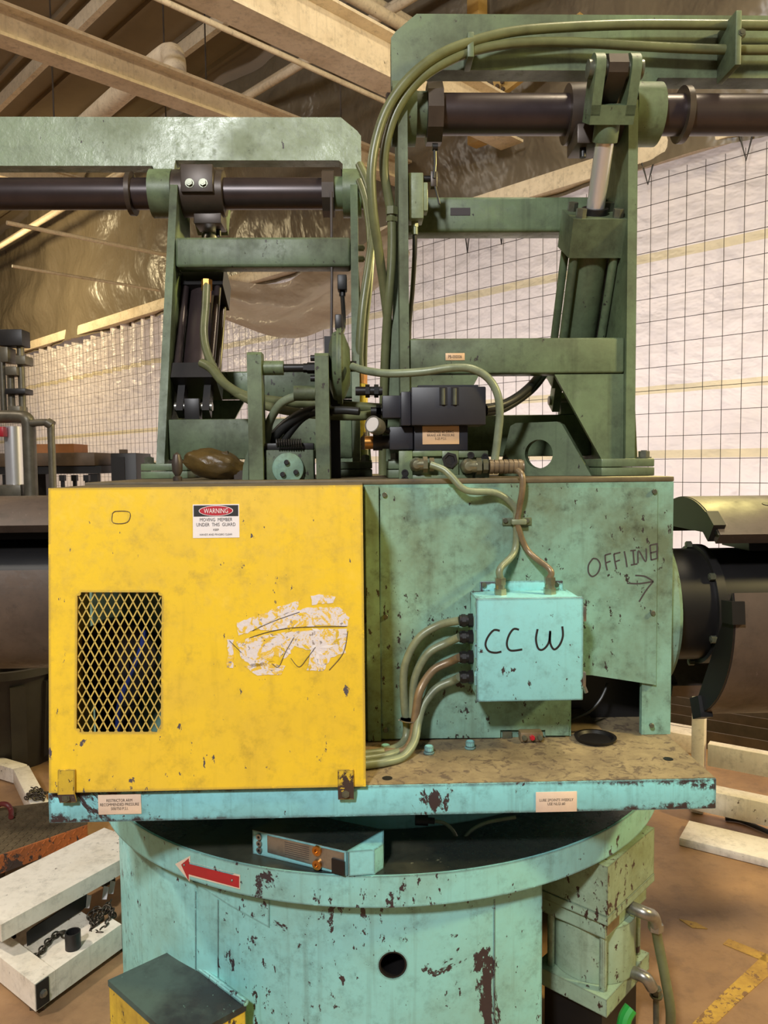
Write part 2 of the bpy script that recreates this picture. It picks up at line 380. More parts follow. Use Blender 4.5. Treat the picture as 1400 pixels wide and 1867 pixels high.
def film(name, col, trans, rough, wrinkle, vec_scale, bands=None):
    t = NT(name)
    n1 = t.noise(1.0, 4, .5, t.pos(vec_scale), .8); n2 = t.noise(2.6, 3, .5, t.pos((vec_scale[1], vec_scale[0], vec_scale[2])))
    t.bump(t.math('ADD', t.math('MULTIPLY', n1, .6), t.math('MULTIPLY', n2, .4)), wrinkle, .9)
    tr = t.n('ShaderNodeBsdfTranslucent'); c = srgb(*col)
    if bands:   # yellowed tape seams at fixed heights of the sheet
        sp = t.n('ShaderNodeSeparateXYZ'); t.l(t.geo.outputs['Position'], sp.inputs[0]); mk = None
        for zb, hw in bands:
            d = t.n('ShaderNodeMath', operation='SUBTRACT'); t.l(sp.outputs[2], d.inputs[0]); d.inputs[1].default_value = zb
            ab = t.n('ShaderNodeMath', operation='ABSOLUTE'); t.l(d.outputs[0], ab.inputs[0])
            lt = t.n('ShaderNodeMath', operation='LESS_THAN'); t.l(ab.outputs[0], lt.inputs[0]); lt.inputs[1].default_value = hw
            mk = lt.outputs[0] if mk is None else t.math('MAXIMUM', mk, lt.outputs[0])
        cc = t.mix(mk, c, srgb(222, 206, 172)); t.l(cc, t.b.inputs['Base Color']); t.l(cc, tr.inputs[0])
    else:
        t.b.inputs['Base Color'].default_value = c; tr.inputs[0].default_value = c
    t.b.inputs['Roughness'].default_value = rough
    t.l(t.b.inputs['Normal'].links[0].from_socket, tr.inputs['Normal'])
    mx = t.n('ShaderNodeMixShader'); mx.inputs[0].default_value = trans
    out = t.t.nodes['Material Output']; t.l(t.b.outputs[0], mx.inputs[1]); t.l(tr.outputs[0], mx.inputs[2]); t.l(mx.outputs[0], out.inputs[0])
    return t.m
M['curtain'] = film('white_plastic_curtain', (234, 222, 216), .5, .32, .10, (1.6, 1.6, 2.4), ((3.53, .035), (2.48, .032), (1.96, .032)))
M['tarp'] = film('brown_plastic_tarp', (114, 103, 86), .05, .36, .15, (1.3, 1.3, .9))
M['swag'] = film('loose_brown_film', (206, 192, 172), .6, .3, .16, (1.1, 1.1, 2.0))
M['dullred'] = plain('dull_red_paint', (112, 44, 40), .5, 0, .5, 20, .6)
# ---------------------------------------------------------------- setting
def bbox_b(a0, a1, n0, n1, z0, z1, mb=None):
    c = BP((a0 + a1) / 2, (n0 + n1) / 2, (z0 + z1) / 2)
    return (mb or MB()).box(c, (abs(a1 - a0), abs(n1 - n0), abs(z1 - z0)), Matrix.Rotation(BROT, 3, 'Z'))
floor = struct(bbox_b(-14, 44, -9, 14, -.1, 0).obj('floor', M['concrete'], smooth=False)); floor['label'] = 'brown oil-stained concrete shop floor'
ROOT[floor.name] = V((0, 0, 0))
for pts in ([(1396, 1738), (1310, 1818), (1262, 1867), (1305, 1867), (1345, 1828), (1400, 1780)], [(1328, 1712), (1400, 1741), (1400, 1756), (1318, 1722)], [(1238, 1676), (1268, 1682), (1290, 1694), (1262, 1692)]):
    MB().prism([PZ(x, y, .0005) for x, y in pts], (0, 0, .002)).obj('floor_stripe', M['floor_yellow'], floor, smooth=False)

def sheet(name, a0, a1, z0, z1, na, nz, fn, mat, th=None):
    bm = bmesh.new(); g = []
    for i in range(na + 1):
        col = []
        for j in range(nz + 1):
            a = a0 + (a1 - a0) * i / na; z = z0 + (z1 - z0) * j / nz
            col.append(bm.verts.new(BP(a, WALL_N + fn(a, z), z)))
        g.append(col)
    for i in range(na):
        for j in range(nz): bm.faces.new((g[i][j], g[i + 1][j], g[i + 1][j + 1], g[i][j + 1]))
    me = bpy.data.meshes.new(name); bm.to_mesh(me); bm.free(); me.shade_smooth()
    return link(name, me, mat)
RAIL_Z = 4.25
def fcur(a, z):
    f = .03 * noise.noise(V((a * .5, z * .6, 1.3))) + .022 * noise.noise(V((a * 1.7 + z * 1.9, z * .8 - a * .5, 4.0)))
    up_ = max(0, min(1, (z - 2.4) / 1.3)); lf = max(0, min(1, (a - 8.5) / 2.0))
    f += up_ * lf * .13 * math.sin(a * 17 + 2.2 * noise.noise(V((a * 1.3, z * .4, 0)))) * (.55 + .45 * noise.noise(V((a * 2.1, 0, 7))))
    dg = max(0, min(1, (3.25 - z) / 1.2)) * max(0, min(1, (5.2 - a) / 2))
    f += dg * .030 * math.sin((a * 1.1 + z) * 13 + 3 * noise.noise(V((a, z, 2))))
    return f
wall_back = struct(sheet('wall_back', -3, 30, 0.0, RAIL_Z, 520, 44, fcur, M['curtain']))
wall_back['label'] = 'white plastic curtain hung behind wire mesh'; ROOT['wall_back'] = V((0, 0, 0))
def ftarp(a, z):
    f = .16 * noise.noise(V((a * .55, z * .7, 9.1))) + .10 * noise.noise(V((a * 1.6 + z * .8, z * 1.4, 3.3))) + .05 * abs(noise.noise(V((a * 3.3 - z * 2, z * 2.2, 5.5))))
    return f - .10 - .10 * max(0, 1 - abs(z - 4.95) * 1.6)
wall_upper = struct(sheet('wall_upper', -3, 30, RAIL_Z - .06, 6.87, 330, 26, ftarp, M['tarp']))
wall_upper['label'] = 'creased brown plastic tarp above the curtain rail'
wl = struct(bbox_b(30, 30.2, -9, WALL_N + .3, 0, 6.97).obj('wall_left', M['roof'], smooth=False)); wl['label'] = 'dim tan end wall of the shop'
# wire mesh in front of the curtain
mb = MB(); nw = WALL_N - .13; z = .12
while z < RAIL_Z - .1:
    mb.bar(BP(-2.5, nw, z), BP(29, nw, z), .0042, .0042); z += .18
a = -2.5
while a < 29: mb.bar(BP(a, nw + .006, .02), BP(a, nw + .006, RAIL_Z - .12), .0036, .0036, AV); a += .142
wm = mb.obj('wire_mesh', M['wire'], smooth=False); tag(wm, 'dark welded wire mesh stretched in front of the white curtain', 'wire mesh'); wm['kind'] = 'stuff'

rail = bbox_b(-3, 30, WALL_N - .16, WALL_N - .02, RAIL_Z - .02, RAIL_Z + .14).obj('trim_1', M['cream_steel'], bevel=.008); struct(rail); rail['label'] = 'cream steel rail carrying the curtain'
ROOT['trim_1'] = V((0, 0, 0))
for (x, y0, y1) in ((1360, 236, 292), (1181, 298, 336), (852, 420, 460), (914, 420, 445), (330, 560, 575)):
    p = PW(x, y1, .15); t0 = V((p.x, p.y, RAIL_Z)); d = AV * .055
    MB().tube([t0 + d, p, t0 - d], .008, 6, False).obj('wire_hanger', M['black'], rail)

# roof
roof = struct(bbox_b(-14, 40, -9, WALL_N + .3, 6.97, 7.05).obj('ceiling', M['roof'], smooth=False)); roof['label'] = 'tan steel roof deck'; ROOT['ceiling'] = V((0, 0, 0))
for i in range(22):
    n_ = -7.5 + i * .62
    bbox_b(-12, 38, n_, n_ + .05, 6.91, 6.97).obj('deck_rib', M['roof'], roof, smooth=False)
def ibeam(name, p0, p1, w, h, mat, parent=None, tf=.022, tw=.016):
    p0, p1 = V(p0), V(p1); mb = MB(); u = V((0, 0, 1))
    mb.bar(p0 - u * (h / 2 - tf / 2), p1 - u * (h / 2 - tf / 2), w, tf); mb.bar(p0 + u * (h / 2 - tf / 2), p1 + u * (h / 2 - tf / 2), w, tf); mb.bar(p0, p1, tw, h - tf)
    return mb.obj(name, mat, parent, smooth=False)
def cross_beam(px, py, zbot, w, h, label, n0=-6):
    q = PZ(px, py, zbot); a = q.dot(AV)
    o = ibeam('roof_beam', BP(a, n0, zbot + h / 2), BP(a, WALL_N - .2, zbot + h / 2), w, h, M['cream_steel']); tag(o, label, 'beam', 'cream steel beams under the roof'); o['kind'] = 'structure'; return a
a1 = cross_beam(640, 128, 4.70, .24, .34, 'wide cream roof beam running down behind the right-hand arm')
a2 = cross_beam(260, 168, 4.70, .18, .22, 'cream roof beam crossing above the grey-green arm')
for i, a in enumerate((a1 - 3.2, a2 + 7.5)):
    o = ibeam('purlin_beam', BP(a, -6, 6.60), BP(a, WALL_N - .2, 6.60), .16, .3, M['cream_steel']); tag(o, ('roof purlin just below the deck over the right-hand boom', 'far roof purlin just below the deck at upper left')[i], 'beam', 'purlins below the roof deck'); o['kind'] = 'structure'
for i, n_ in enumerate((-.6, .5, 1.6, 2.7, 3.8, 4.9)):
    o = bbox_b(-10, 36, n_, n_ + .07, 6.74, 6.9).obj('roof_joist', M['cream_steel'], smooth=False); tag(o, 'roof joist number %s counted from the curtain wall' % ('six', 'five', 'four', 'three', 'two', 'one')[i], 'beam', 'joists below the roof deck'); o['kind'] = 'structure'
def run_pipe(px, py, z, r, label, along='n', lo=-5, hi=None, mat='cream_steel'):
    q = PZ(px, py, z); a, n_ = q.dot(AV), q.dot(NV)
    e = (BP(a, lo, z), BP(a, WALL_N - .3 if hi is None else hi, z)) if along == 'n' else (BP(lo, n_, z), BP(22 if hi is None else hi, n_, z))
    o = MB().cyl(e[0], e[1], r, 14).obj('conduit_pipe', M[mat]); tag(o, label, 'pipe'); return o
run_pipe(480, 85, 5.25, .022, 'thin cream pipe between the two roof beams')
run_pipe(515, 0, 5.85, .03, 'cream conduit at the very top beside the wide roof beam')
run_pipe(660, 5, 5.55, .05, 'thick cream pipe above the chamfered end of the green arm')
run_pipe(700, 12, 5.95, .04, 'second cream pipe running over the chamfered arm end')
run_pipe(130, 430, 4.67, .025, 'thin dusty pipe low on the tarp beside the left post', lo=3.2)
run_pipe(130, 503, 4.45, .02, 'lower thin pipe crossing the shiny tarp', lo=3.6)
run_pipe(540, 120, 6.25, .05, 'cream pipe running along the shop under the joists', 'a', lo=0)
run_pipe(430, 190, 5.85, .04, 'dusty pipe running along the shop over the left arm', 'a', lo=3)
dp = MB().tube([PZ(150, 232, 5.45), PZ(215, 175, 5.45), PZ(290, 112, 5.45), PZ(312, 100, 5.43), PZ(318, 112, 5.3), PZ(318, 155, 5.0)], .095, 16, True, 6).obj('exhaust_duct', M['cream_steel']); tag(dp, 'fat cream exhaust pipe with an elbow over the roof beam', 'pipe')
for i, (x, z0, z1) in enumerate(((95, 4.85, 6.95), (300, 5.05, 6.95), (375, 4.85, 6.95), (620, 4.55, 6.85))):
    q = PZ(x, 120 if x < 600 else 100, 5.85)
    o = MB().cyl((q.x, q.y, z0), (q.x, q.y, z1), .008, 6).obj('hanger_rod', M['wire']); tag(o, ('thin hanger rod near the upper left picture corner', 'thin hanger rod left of the fat exhaust pipe elbow', 'thin hanger rod right of the fat exhaust pipe elbow', 'thin hanger rod before the tarp near the green hose')[i], 'rod', 'hanger rods below the roof')
q = PW(870, 100, .35)
col = thing('wall_column', 'yellowed steel hanger column with a bolted brace behind the green arm', 'column', (q.x, q.y, 6.9)); col['kind'] = 'structure'
MB().box((q.x, q.y, 5.85), (.13, .13, 2.2), BROT).obj('column_shaft', M['yellow_steel'], col, bevel=.006)
g0 = PW(905, 165, .38); g1 = PW(965, 118, .38)
br = MB().bar(g0, g1 + (g1 - g0) * 1.5, .05, .16, AV).obj('brace', M['yellow_steel'], col)
for x, y in ((896, 163), (908, 158), (918, 163), (902, 172), (917, 150)):
    c = PW(x, y, .43); MB().cyl(c, c - NV * .02, .018, 8).obj('bolt', M['rust'], br)
# swag of loose plastic between the frames
def drape(name, top, bot, nx, nz, off, mat):
    T_, _ = catmull([PW(x, y, off) for x, y in top], 8); B_, _ = catmull([PW(x, y, off) for x, y in bot], 8); bm = bmesh.new(); g = []
    for i in range(nx + 1):
        def at(L): 
            f = i / nx * (len(L) - 1); k = min(int(f), len(L) - 2); return L[k].lerp(L[k + 1], f - k)
        t_, b_ = at(T_), at(B_); g.append([bm.verts.new(t_.lerp(b_, j / nz) + NV * (.09 * noise.noise(V((i * .11, j * .35, 2.7))) - .10 * math.sin(j / nz * 9 + i * .05))) for j in range(nz + 1)])
    for i in range(nx):
        for j in range(nz): bm.faces.new((g[i][j], g[i + 1][j], g[i + 1][j + 1], g[i][j + 1]))
    me = bpy.data.meshes.new(name); bm.to_mesh(me); bm.free(); me.shade_smooth(); return link(name, me, mat)
sw = drape('plastic_drape', [(340, 500), (430, 512), (500, 520), (560, 505), (640, 462), (740, 400)], [(340, 552), (430, 590), (500, 614), (560, 606), (640, 556), (740, 470)], 60, 16, .42, M['swag']); tag(sw, 'loose brown plastic drape sagging over the curtain between the frames', 'tarp')
# ---------------------------------------------------------------- turntable pedestal
TC = V((.057, 3.05, 0)); FR, FZ1, FZ0, DR = 1.06, .80, .713, 1.01
def ang_of(p): return math.atan2(p.y - TC.y, p.x - TC.x)
def on_cyl(px, py, r):
    d = ray(px, py); o = CAM - TC; a = d.x ** 2 + d.y ** 2; b = 2 * (o.x * d.x + o.y * d.y); c = o.x ** 2 + o.y ** 2 - r * r
    t_ = (-b - math.sqrt(max(0, b * b - 4 * a * c))) / (2 * a); return CAM + d * t_
base = thing('turntable_pedestal', 'round turquoise turntable pedestal with a wide flange and chipped paint', 'pedestal', (TC.x, TC.y, 0))
def arc_shell(r0, r1, z0, z1, t0, t1, seg):
    mb = MB(); L = []
    for i in range(seg + 1):
        t_ = t0 + (t1 - t0) * i / seg; c, s_ = math.cos(t_), math.sin(t_)
        L.append([mb.bm.verts.new((TC.x + r * c, TC.y + r * s_, z)) for r, z in ((r1, z0), (r1, z1), (r0, z1), (r0, z0))])
    for A, B in zip(L, L[1:]):
        for j in range(4): mb.bm.faces.new((A[j], B[j], B[(j + 1) % 4], A[(j + 1) % 4]))
    if abs(t1 - t0) < 6.28: mb.bm.faces.new(L[0][::-1]); mb.bm.faces.new(L[-1])
    else: bmesh.ops.remove_doubles(mb.bm, verts=mb.bm.verts[:], dist=1e-5)
    return mb
ta = ang_of(on_cyl(988, 1750, DR)); tb = ta - 2 * math.pi + R(62)     # shell stops where the drive sits in its cut-out
drum = arc_shell(DR - .03, DR, 0.0, FZ0, tb, ta, 150).obj('drum', M['drum'], base)
hp = on_cyl(716, 1760, DR); hn = V((hp.x - TC.x, hp.y - TC.y, 0)).normalized()
cut(drum, MB().cyl(hp - hn * .1, hp + hn * .05, .039, 40)); drum.data.shade_smooth(); drum.data.set_sharp_from_angle(angle=R(35))
MB().lathe(hp - hn * .12, hn, [(0, .0), (0, .039), (.118, .039), (.118, .034), (.02, .034), (.02, 0)], 32).obj('hole_shade', M['black'], base)  # black cup stands for the shade inside the hole
MB().cyl((TC.x, TC.y, 0), (TC.x, TC.y, FZ0), .62, 48).obj('inner_column', M['black'], base)
fl = MB().lathe((TC.x, TC.y, FZ0), (0, 0, 1), [(0, 0), (0, FR), (FZ1 - FZ0, FR), (FZ1 - FZ0, 0)], 160).bevel(.004, 1).obj('flange', M['drum'], base)
ft = MB().lathe((TC.x, TC.y, FZ1), (0, 0, 1), [(0, 0), (0, FR - .008), (.002, FR - .008), (.002, 0)], 160).obj('flange_deck', M['flange_top'], base); lab(ft, 'oily black top of the flange')
RINGH = P(700, 1488, 2.0).z - .001 - FZ1 - .002
sr = MB().lathe((TC.x, TC.y, FZ1 + .002), (0, 0, 1), [(0, 0), (0, .80), (.08, .80), (.08, .815), (RINGH, .815), (RINGH, 0)], 96).obj('swivel_ring', M['teal'], base)
def cpatch(pts, r, th, name, mat, sub=8):
    """a plate bent onto the pedestal: px outline whose edges follow the round face"""
    out = []
    for i in range(len(pts)):
        x0, y0 = pts[i]; x1, y1 = pts[(i + 1) % len(pts)]
        for k in range(sub): out.append(on_cyl(x0 + (x1 - x0) * k / sub, y0 + (y1 - y0) * k / sub, r))
    mb = MB(); ax = lambda p: V((p.x - TC.x, p.y - TC.y, 0)).normalized()
    lo = [mb.bm.verts.new(p) for p in out]; hi = [mb.bm.verts.new(p + ax(p) * th) for p in out]; n = len(out)
    bmesh.ops.triangle_fill(mb.bm, use_beauty=True, edges=[mb.bm.edges.new((hi[i], hi[(i + 1) % n])) for i in range(n)])
    for i in range(n): mb.bm.faces.new((lo[i], lo[(i + 1) % n], hi[(i + 1) % n], hi[i]))
    return mb.obj(name, mat, base, smooth=False)
ar = [(330, 1576), (345, 1563), (345, 1574), (436, 1597), (436, 1619), (345, 1594), (345, 1605)]
def arrow_at(o, r, th, mat, name): return cpatch(o, r, th, name, mat, 6)
lab(arrow_at([(320, 1575), (347, 1560), (347, 1572), (438, 1595), (438, 1621), (346, 1597), (346, 1607)], FR, .0015, M['placard'], 'arrow_backing'), 'pale backing plate of the direction arrow')
lab(arrow_at([(331, 1576), (344, 1565), (345, 1575), (436, 1598), (436, 1618), (344, 1593), (344, 1604)], FR + .0015, .002, M['arrow_red'], 'direction_arrow'), 'red arrow pointing to the side guard')
for x, y in ((336, 1577), (423, 1605)):
    p = on_cyl(x, y, FR + .003); n_ = V((p.x - TC.x, p.y - TC.y, 0)).normalized(); MB().sph(p, .004).obj('rivet', M['steel'], base)
cpatch([(352, 1606), (492, 1640), (492, 1690), (420, 1650)], DR, .004, 'gusset_plate', M['drum'])
for x, y0, y1 in ((357, 1625, 1790), (398, 1640, 1800), (901, 1640, 1867)):
    mb = MB(); mb.tube([on_cyl(x, y0 + (y1 - y0) * k / 4, DR) for k in range(5)], .0028, 6, False).obj('weld_seam', M['drum'], base)

# stop block on the flange deck
sb = thing('stop_block', 'turquoise stop block with a worn steel data plate on the black flange', 'machine block', PZ(580, 1590, FZ1 + .003))
z0, z1 = FZ1 + .003, FZ1 + .003 + .0
def on_deck(x, y): return PZ(x, y, FZ1 + .003)
A_, B_, = on_deck(461, 1556), on_deck(632, 1597); hgt = V((0, 0, .068))
back = V((.10, .115, 0))
MB().prism([A_, B_, B_ + back, A_ + back], hgt).obj('block_body', M['teal'], sb, bevel=.004)
lab(MB().prism([A_ + hgt, B_ + hgt, B_ + back + hgt, A_ + back + hgt], (0, 0, .0015)).obj('block_top', M['flange_top'], sb), 'oily black top')
e1 = (B_ - A_).normalized(); nf = e1.cross(V((0, 0, 1))).normalized(); L_ = (B_ - A_).length
def bf(u, v, o=.0): return A_ + e1 * (u * L_) + hgt * v + nf * o
lab(MB().prism([bf(.17, .22), bf(.98, .10), bf(.98, .93), bf(.17, .93)], nf * .0025).obj('data_plate', M['steel'], sb), 'worn grey metal data plate')
for k in range(7): MB().prism([bf(.36, .84 - k * .085, .0025), bf(.62, .84 - k * .085, .0025), bf(.62, .82 - k * .085, .0025), bf(.36, .82 - k * .085, .0025)], nf * .0005).obj('print_line', M['ink_grey'], sb, smooth=False)
for u, v in ((.08, .80), (.08, .52), (.08, .24)):
    MB().cyl(bf(u, v), bf(u, v, .006), .0085, 14).obj('cap_screw', M['steel'], sb); MB().cyl(bf(u, v, .006), bf(u, v, .0065), .004, 6).obj('socket_shade', M['black'], sb)  # small black hexes paint the shade in the screw recesses
for u, v in ((.71, .80), (.71, .22)):
    MB().lathe(bf(u, v, .002), nf, [(0, 0), (0, .0135), (.008, .0135), (.008, .006), (.004, .006), (.004, 0)], 18).obj('brass_nut', M['brass'], sb)
C2 = B_ + e1 * .004; D2 = C2 + (e1 * .095)
eb = e1 * .5 + V((.5, .7, 0)); 
MB().prism([C2, on_deck(683, 1594), on_deck(699, 1583) , C2 + back], hgt).obj('end_block', M['teal'], sb, bevel=.004)
MB().prism([bf(.86, .05, .003), bf(.99, .03, .003), bf(.99, .6, .003), bf(.86, .62, .003)], nf * .004).obj('slot_plate', M['black'], sb)
# little wires under the turning plate
wr = MB().tube([P(785, 1497, 2.21), P(808, 1500, 2.21), P(824, 1512, 2.205), P(834, 1530, 2.20), P(838, 1536, 2.20), P(845, 1529, 2.20), P(862, 1512, 2.2), P(890, 1499, 2.2), P(940, 1490, 2.21)], .0055, 8).obj('ground_wire', M['conduit']); tag(wr, 'thin grey cable dipping in a V under the turning plate', 'cable')
cg = MB().cyl(P(757, 1495, 2.21), P(780, 1496, 2.21), .015, 16).cyl(P(780, 1496, 2.21), P(792, 1497, 2.21), .010, 6).obj('cable_gland', M['black']); tag(cg, 'black cable gland under the edge of the turquoise plate', 'fitting')

# step box on the floor side of the drum
stp = thing('step_box', 'yellow-sided step box with a worn black top against the pedestal', 'step', (-.75, 2.0, 0))
B0 = on_cyl(318, 1727, DR); C0 = on_cyl(452, 1826, DR); zt = (B0.z + C0.z) / 2
qa, qb, qc = PZ(199, 1782, zt), PZ(318, 1727, zt), PZ(450, 1826, zt); qd = qa + (qc - qb); sh0 = V((.0, -.012, 0)); qa, qb, qc, qd = qa + sh0, qb + sh0, qc + sh0, qd + sh0
inw = (qc - qb).normalized().cross(V((0, 0, 1)))
MB().prism([qa, qb, qc, qd], (0, 0, -.018)).obj('step_tread', M['blacktop'], stp, bevel=.004)
ins = lambda p: p * .985 + (qa + qb + qc + qd) / 4 * .015
MB().prism([V((*ins(p).xy, zt - .0185)) for p in (qa, qb, qc, qd)], (0, 0, -(zt - .0185))).obj('step_body', M['yellow_rust'], stp, bevel=.005)
MB().tube([qb + V((0, 0, .004)), (qb + qc) / 2 + V((0, 0, .004)), qc + V((0, 0, .004))], .009, 8, False).obj('back_lip', M['drum'], stp)

# hydraulic drive on the right of the drum
mo = thing('hydraulic_drive', 'yellow-green square hydraulic drive bolted beside the pedestal', 'motor', (.85, 2.5, 0))
p0 = PZ(1108, 1580, .700); p1 = PZ(975, 1622, 1.90 - 1.385); p1.z = .700; p2 = PZ(1193, 1508, .700)
ex = (p2 - p0); ex.z = 0; ey = V((-ex.y, ex.x, 0)).normalized() * .25; lx = ex.length; exn = ex.normalized(); eyn = ey.normalized()
def MO(u, v, z): return V((p0.x, p0.y, 0)) + exn * u + eyn * v + V((0, 0, z + .25))
def mbox(u0, u1, v0, v1, z0, z1): return MB().prism([MO(u0, v0, z1), MO(u1, v0, z1), MO(u1, v1, z1), MO(u0, v1, z1)], (0, 0, z0 - z1))
LX, LY = lx, .25
mbox(0, LX, 0, LY, .295, .448).obj('gear_case', M['motor'], mo, bevel=.004)
mbox(-.002, LX, -.002, LY, .268, .293).obj('case_cover', M['motor'], mo, bevel=.003)
mbox(.012, LX - .03, .012, LY - .01, .215, .266).obj('port_block', M['motor'], mo, bevel=.004)
MB().cyl(MO(LX * .47, LY * .5, .035), MO(LX * .47, LY * .5, .214), .132, 48).obj('motor_can', M['motor'], mo)
for u, v in ((.035, .03), (LX - .06, .03), (.035, LY - .04), (LX - .06, LY - .04)):
    MB().cyl(MO(u, v, .03), MO(u, v, .215), .012, 12).obj('tie_rod', M['motor'], mo)
mbox(.0, LX - .03, .0, LY, -.02, .035).obj('motor_foot', M['motor'], mo, bevel=.004)
lab(MB().prism([MO(.02, .0115, .222), MO(.10, .0115, .222), MO(.10, .0115, .258), MO(.02, .0115, .258)], -eyn * .002).obj('name_plate', M['copper'], mo), 'rusty brown name plate')
fo = MO(LX * .52, .011, .245)
fit = MB().tube([fo, fo - eyn * .05, fo - eyn * .065 + exn * .03 - V((0, 0, .02)), fo - eyn * .065 + exn * .05 - V((0, 0, .06))], .020, 14, True, 5).obj('hose_elbow', M['steel'], mo)
hz = fo - eyn * .065 + exn * .05 - V((0, 0, .06))
MB().cyl(hz + V((0, 0, .01)), hz - V((0, 0, .012)), .024, 6).obj('hose_nut', M['steel'], mo)
hq = PZ(1226, 1867, .27); hs = MB().tube([hz, hz + exn * .02 - V((0, 0, .06)), P(1212, 1780, hz.y - .01), P(1222, 1840, hz.y - .02), P(1222, 1880, hz.y)], .0155, 12).obj('drive_hose', M['hose']); tag(hs, 'grey hose curving down from the hydraulic drive', 'hose')
f2 = MO(LX * .5, -.001, .03)
MB().tube([f2 + V((0, 0, .01)), f2 - eyn * .045 + V((0, 0, .012)), f2 - eyn * .06 + exn * .02 - V((0, 0, .025))], .019, 12, True, 5).obj('lower_elbow', M['steel'], mo)
gh = MB().tube([P(1150, 1838, 2.2), P(1140, 1855, 2.19), P(1136, 1875, 2.18)], .02, 10, True, 4).obj('green_sleeve', M['green_hose']); tag(gh, 'bright green sleeve below the hydraulic drive', 'hose')
bt = MB().hexbolt(P(1196, 1815, 2.42), (0, -.2, 1), .016, .03).cyl(P(1196, 1815, 2.42), P(1196, 1867, 2.42), .010, 10).obj('anchor_bolt', M['bolt']); tag(bt, 'tall hex-headed bolt standing beside the drive hose', 'bolt')

mbox(.03, LX - .06, .03, LY - .02, -.25, -.021).obj('mount_leg', M['black'], mo)
# ---------------------------------------------------------------- turning plate
YP = 2.0
pl = thing('turntable_plate', 'thick turquoise turning plate with a dirt-caked tan top', 'machine plate', (TC.x, 2.6, 1.0))
xl, xr = P(88, 1470, YP).x, P(1306, 1448, YP).x; zt_ = P(700, 1431, YP).z; zb_ = P(700, 1488, YP).z
MB().bounds(xl, xr, YP, 4.1, zb_, zt_ - .002).obj('plate_slab', M['plate_edge'], pl, bevel=.003)
lab(MB().bounds(xl + .003, xr - .003, YP + .004, 4.095, zt_ - .002, zt_).obj('plate_deck', M['plate_top'], pl), 'tan dirt-caked top face')
PT = zt_
def placard(parent, x0, y0, x1, y1, Y, body, mat, name='placard', th=.002, bold=.0, wfrac=.9, hfrac=.55, ink='ink', space=1.0):
    c = P((x0 + x1) / 2, (y0 + y1) / 2, Y); w = (x1 - x0) * S(Y); h = (y1 - y0) * S(Y)
    o = MB().bounds(c.x - w / 2, c.x + w / 2, Y - th, Y, c.z - h / 2, c.z + h / 2).obj(name, M[mat], parent, bevel=.0008)
    text('lettering', body, w * wfrac, (c.x, Y - th, c.z), (1, 0, 0), (0, 0, 1), M[ink], o, h * hfrac, bold=bold, space=space)
    return o
lab(placard(pl, 179, 1447, 258, 1485, YP, 'RESTRICTOR ARM\nRECOMMENDED PRESSURE\n500/750 P.S.I.', 'placard', bold=.0), 'cream placard with restrictor arm pressure lettering')
lab(placard(pl, 975, 1442, 1053, 1481, YP, 'LUBE 2POINTS WEEKLY\nUSE NLGI #0', 'placard', wfrac=.82, hfrac=.34, bold=.0), 'cream placard with weekly lube lettering')
for x, y in ((703, 1372), (782, 1374), (857, 1365)):
    c = PZ(x, y, PT); MB().cyl(c, c + V((0, 0, .007)), .016, 18).cyl(c + V((0, 0, .007)), c + V((0, 0, .024)), .0135, 14).bevel(.002, 1).obj('cap_screw', M['teal'], pl)
for x, y in ((706, 1419), (1218, 1384)):
    c = PZ(x, y, PT); MB().cyl(c, c + V((0, 0, .001)), .014, 18).obj('tapped_hole_shade', M['black'], pl)  # flat black discs paint the dark inside the holes
# oil cup let into the plate
oc = PZ(1085, 1349, PT); MB().lathe(oc, (0, 0, 1), [(0, 0), (0, .058), (.012, .064), (.012, .055), (.004, .048), (.004, 0)], 28).obj('oil_cup', M['black'], pl)

# ---------------------------------------------------------------- gear housing
YH = 2.335
hs_ = thing('gear_housing', 'green mandrel gear housing with bolted cover panel and cut-out corner', 'machine housing', (.3, 2.9, PT))
hxr = P(1228, 885, YH).x; hx0 = 2 * TC.x - hxr; HT = P(950, 881, YH).z
zq = lambda y: P(950, y, YH).z
xq = lambda x: P(x, 1100, YH).x
# front wall with the cut-out, other walls, top
def XZ(x, y): p = P(x, y, YH); return V((p.x, YH, p.z))
fx = [V((hx0, YH, HT)), V((hxr, YH, HT)), V((hxr, YH, PT + .001)), V((xq(1172), YH, PT + .001)), V((xq(1172), YH, zq(1243))), V((xq(1042), YH, zq(1222))), V((xq(1042), YH, PT + .001)), V((hx0, YH, PT + .001))]
MB().prism(fx, (0, .02, 0)).obj('front_wall', M['housing'], hs_)
MB().bounds(hxr - .02, hxr, YH + .021, 3.76, PT + .001, HT).obj('end_wall', M['housing'], hs_)
MB().bounds(hx0, hx0 + .02, YH + .021, 3.76, PT + .001, HT).obj('end_wall', M['housing'], hs_)
MB().bounds(hx0, hxr, 3.761, 3.78, PT + .001, HT).obj('rear_wall', M['housing'], hs_)
lab(MB().bounds(hx0, hxr + .001, YH - .002, 3.78, HT + .0005, HT + .016).obj('top_plate', M['guard_top'], hs_, bevel=.003), 'grimy brown top plate')
MB().bounds(xq(1010), hxr - .021, YH + .17, YH + .185, PT + .001, HT - .05).obj('cutout_shade', M['black'], hs_)  # black sheet put in so the cut-out looks shaded inside
lab(MB().prism([V((xq(1042), YH + .03, PT + .004)), V((xq(1105), YH + .03, PT + .004)), V((xq(1092), YH + .16, PT + .03)), V((xq(1042), YH + .16, PT + .03))], (0, 0, .004)).obj('inner_ledge', M['copper'], hs_), 'rusty ledge inside the cut-out')
cvp = [(693, 889), (1199, 889), (1196, 1249), (1078, 1231), (1040, 1231), (1037, 1319), (1037, 1341), (994, 1341), (994, 1331), (912, 1331), (912, 1345), (693, 1347)]
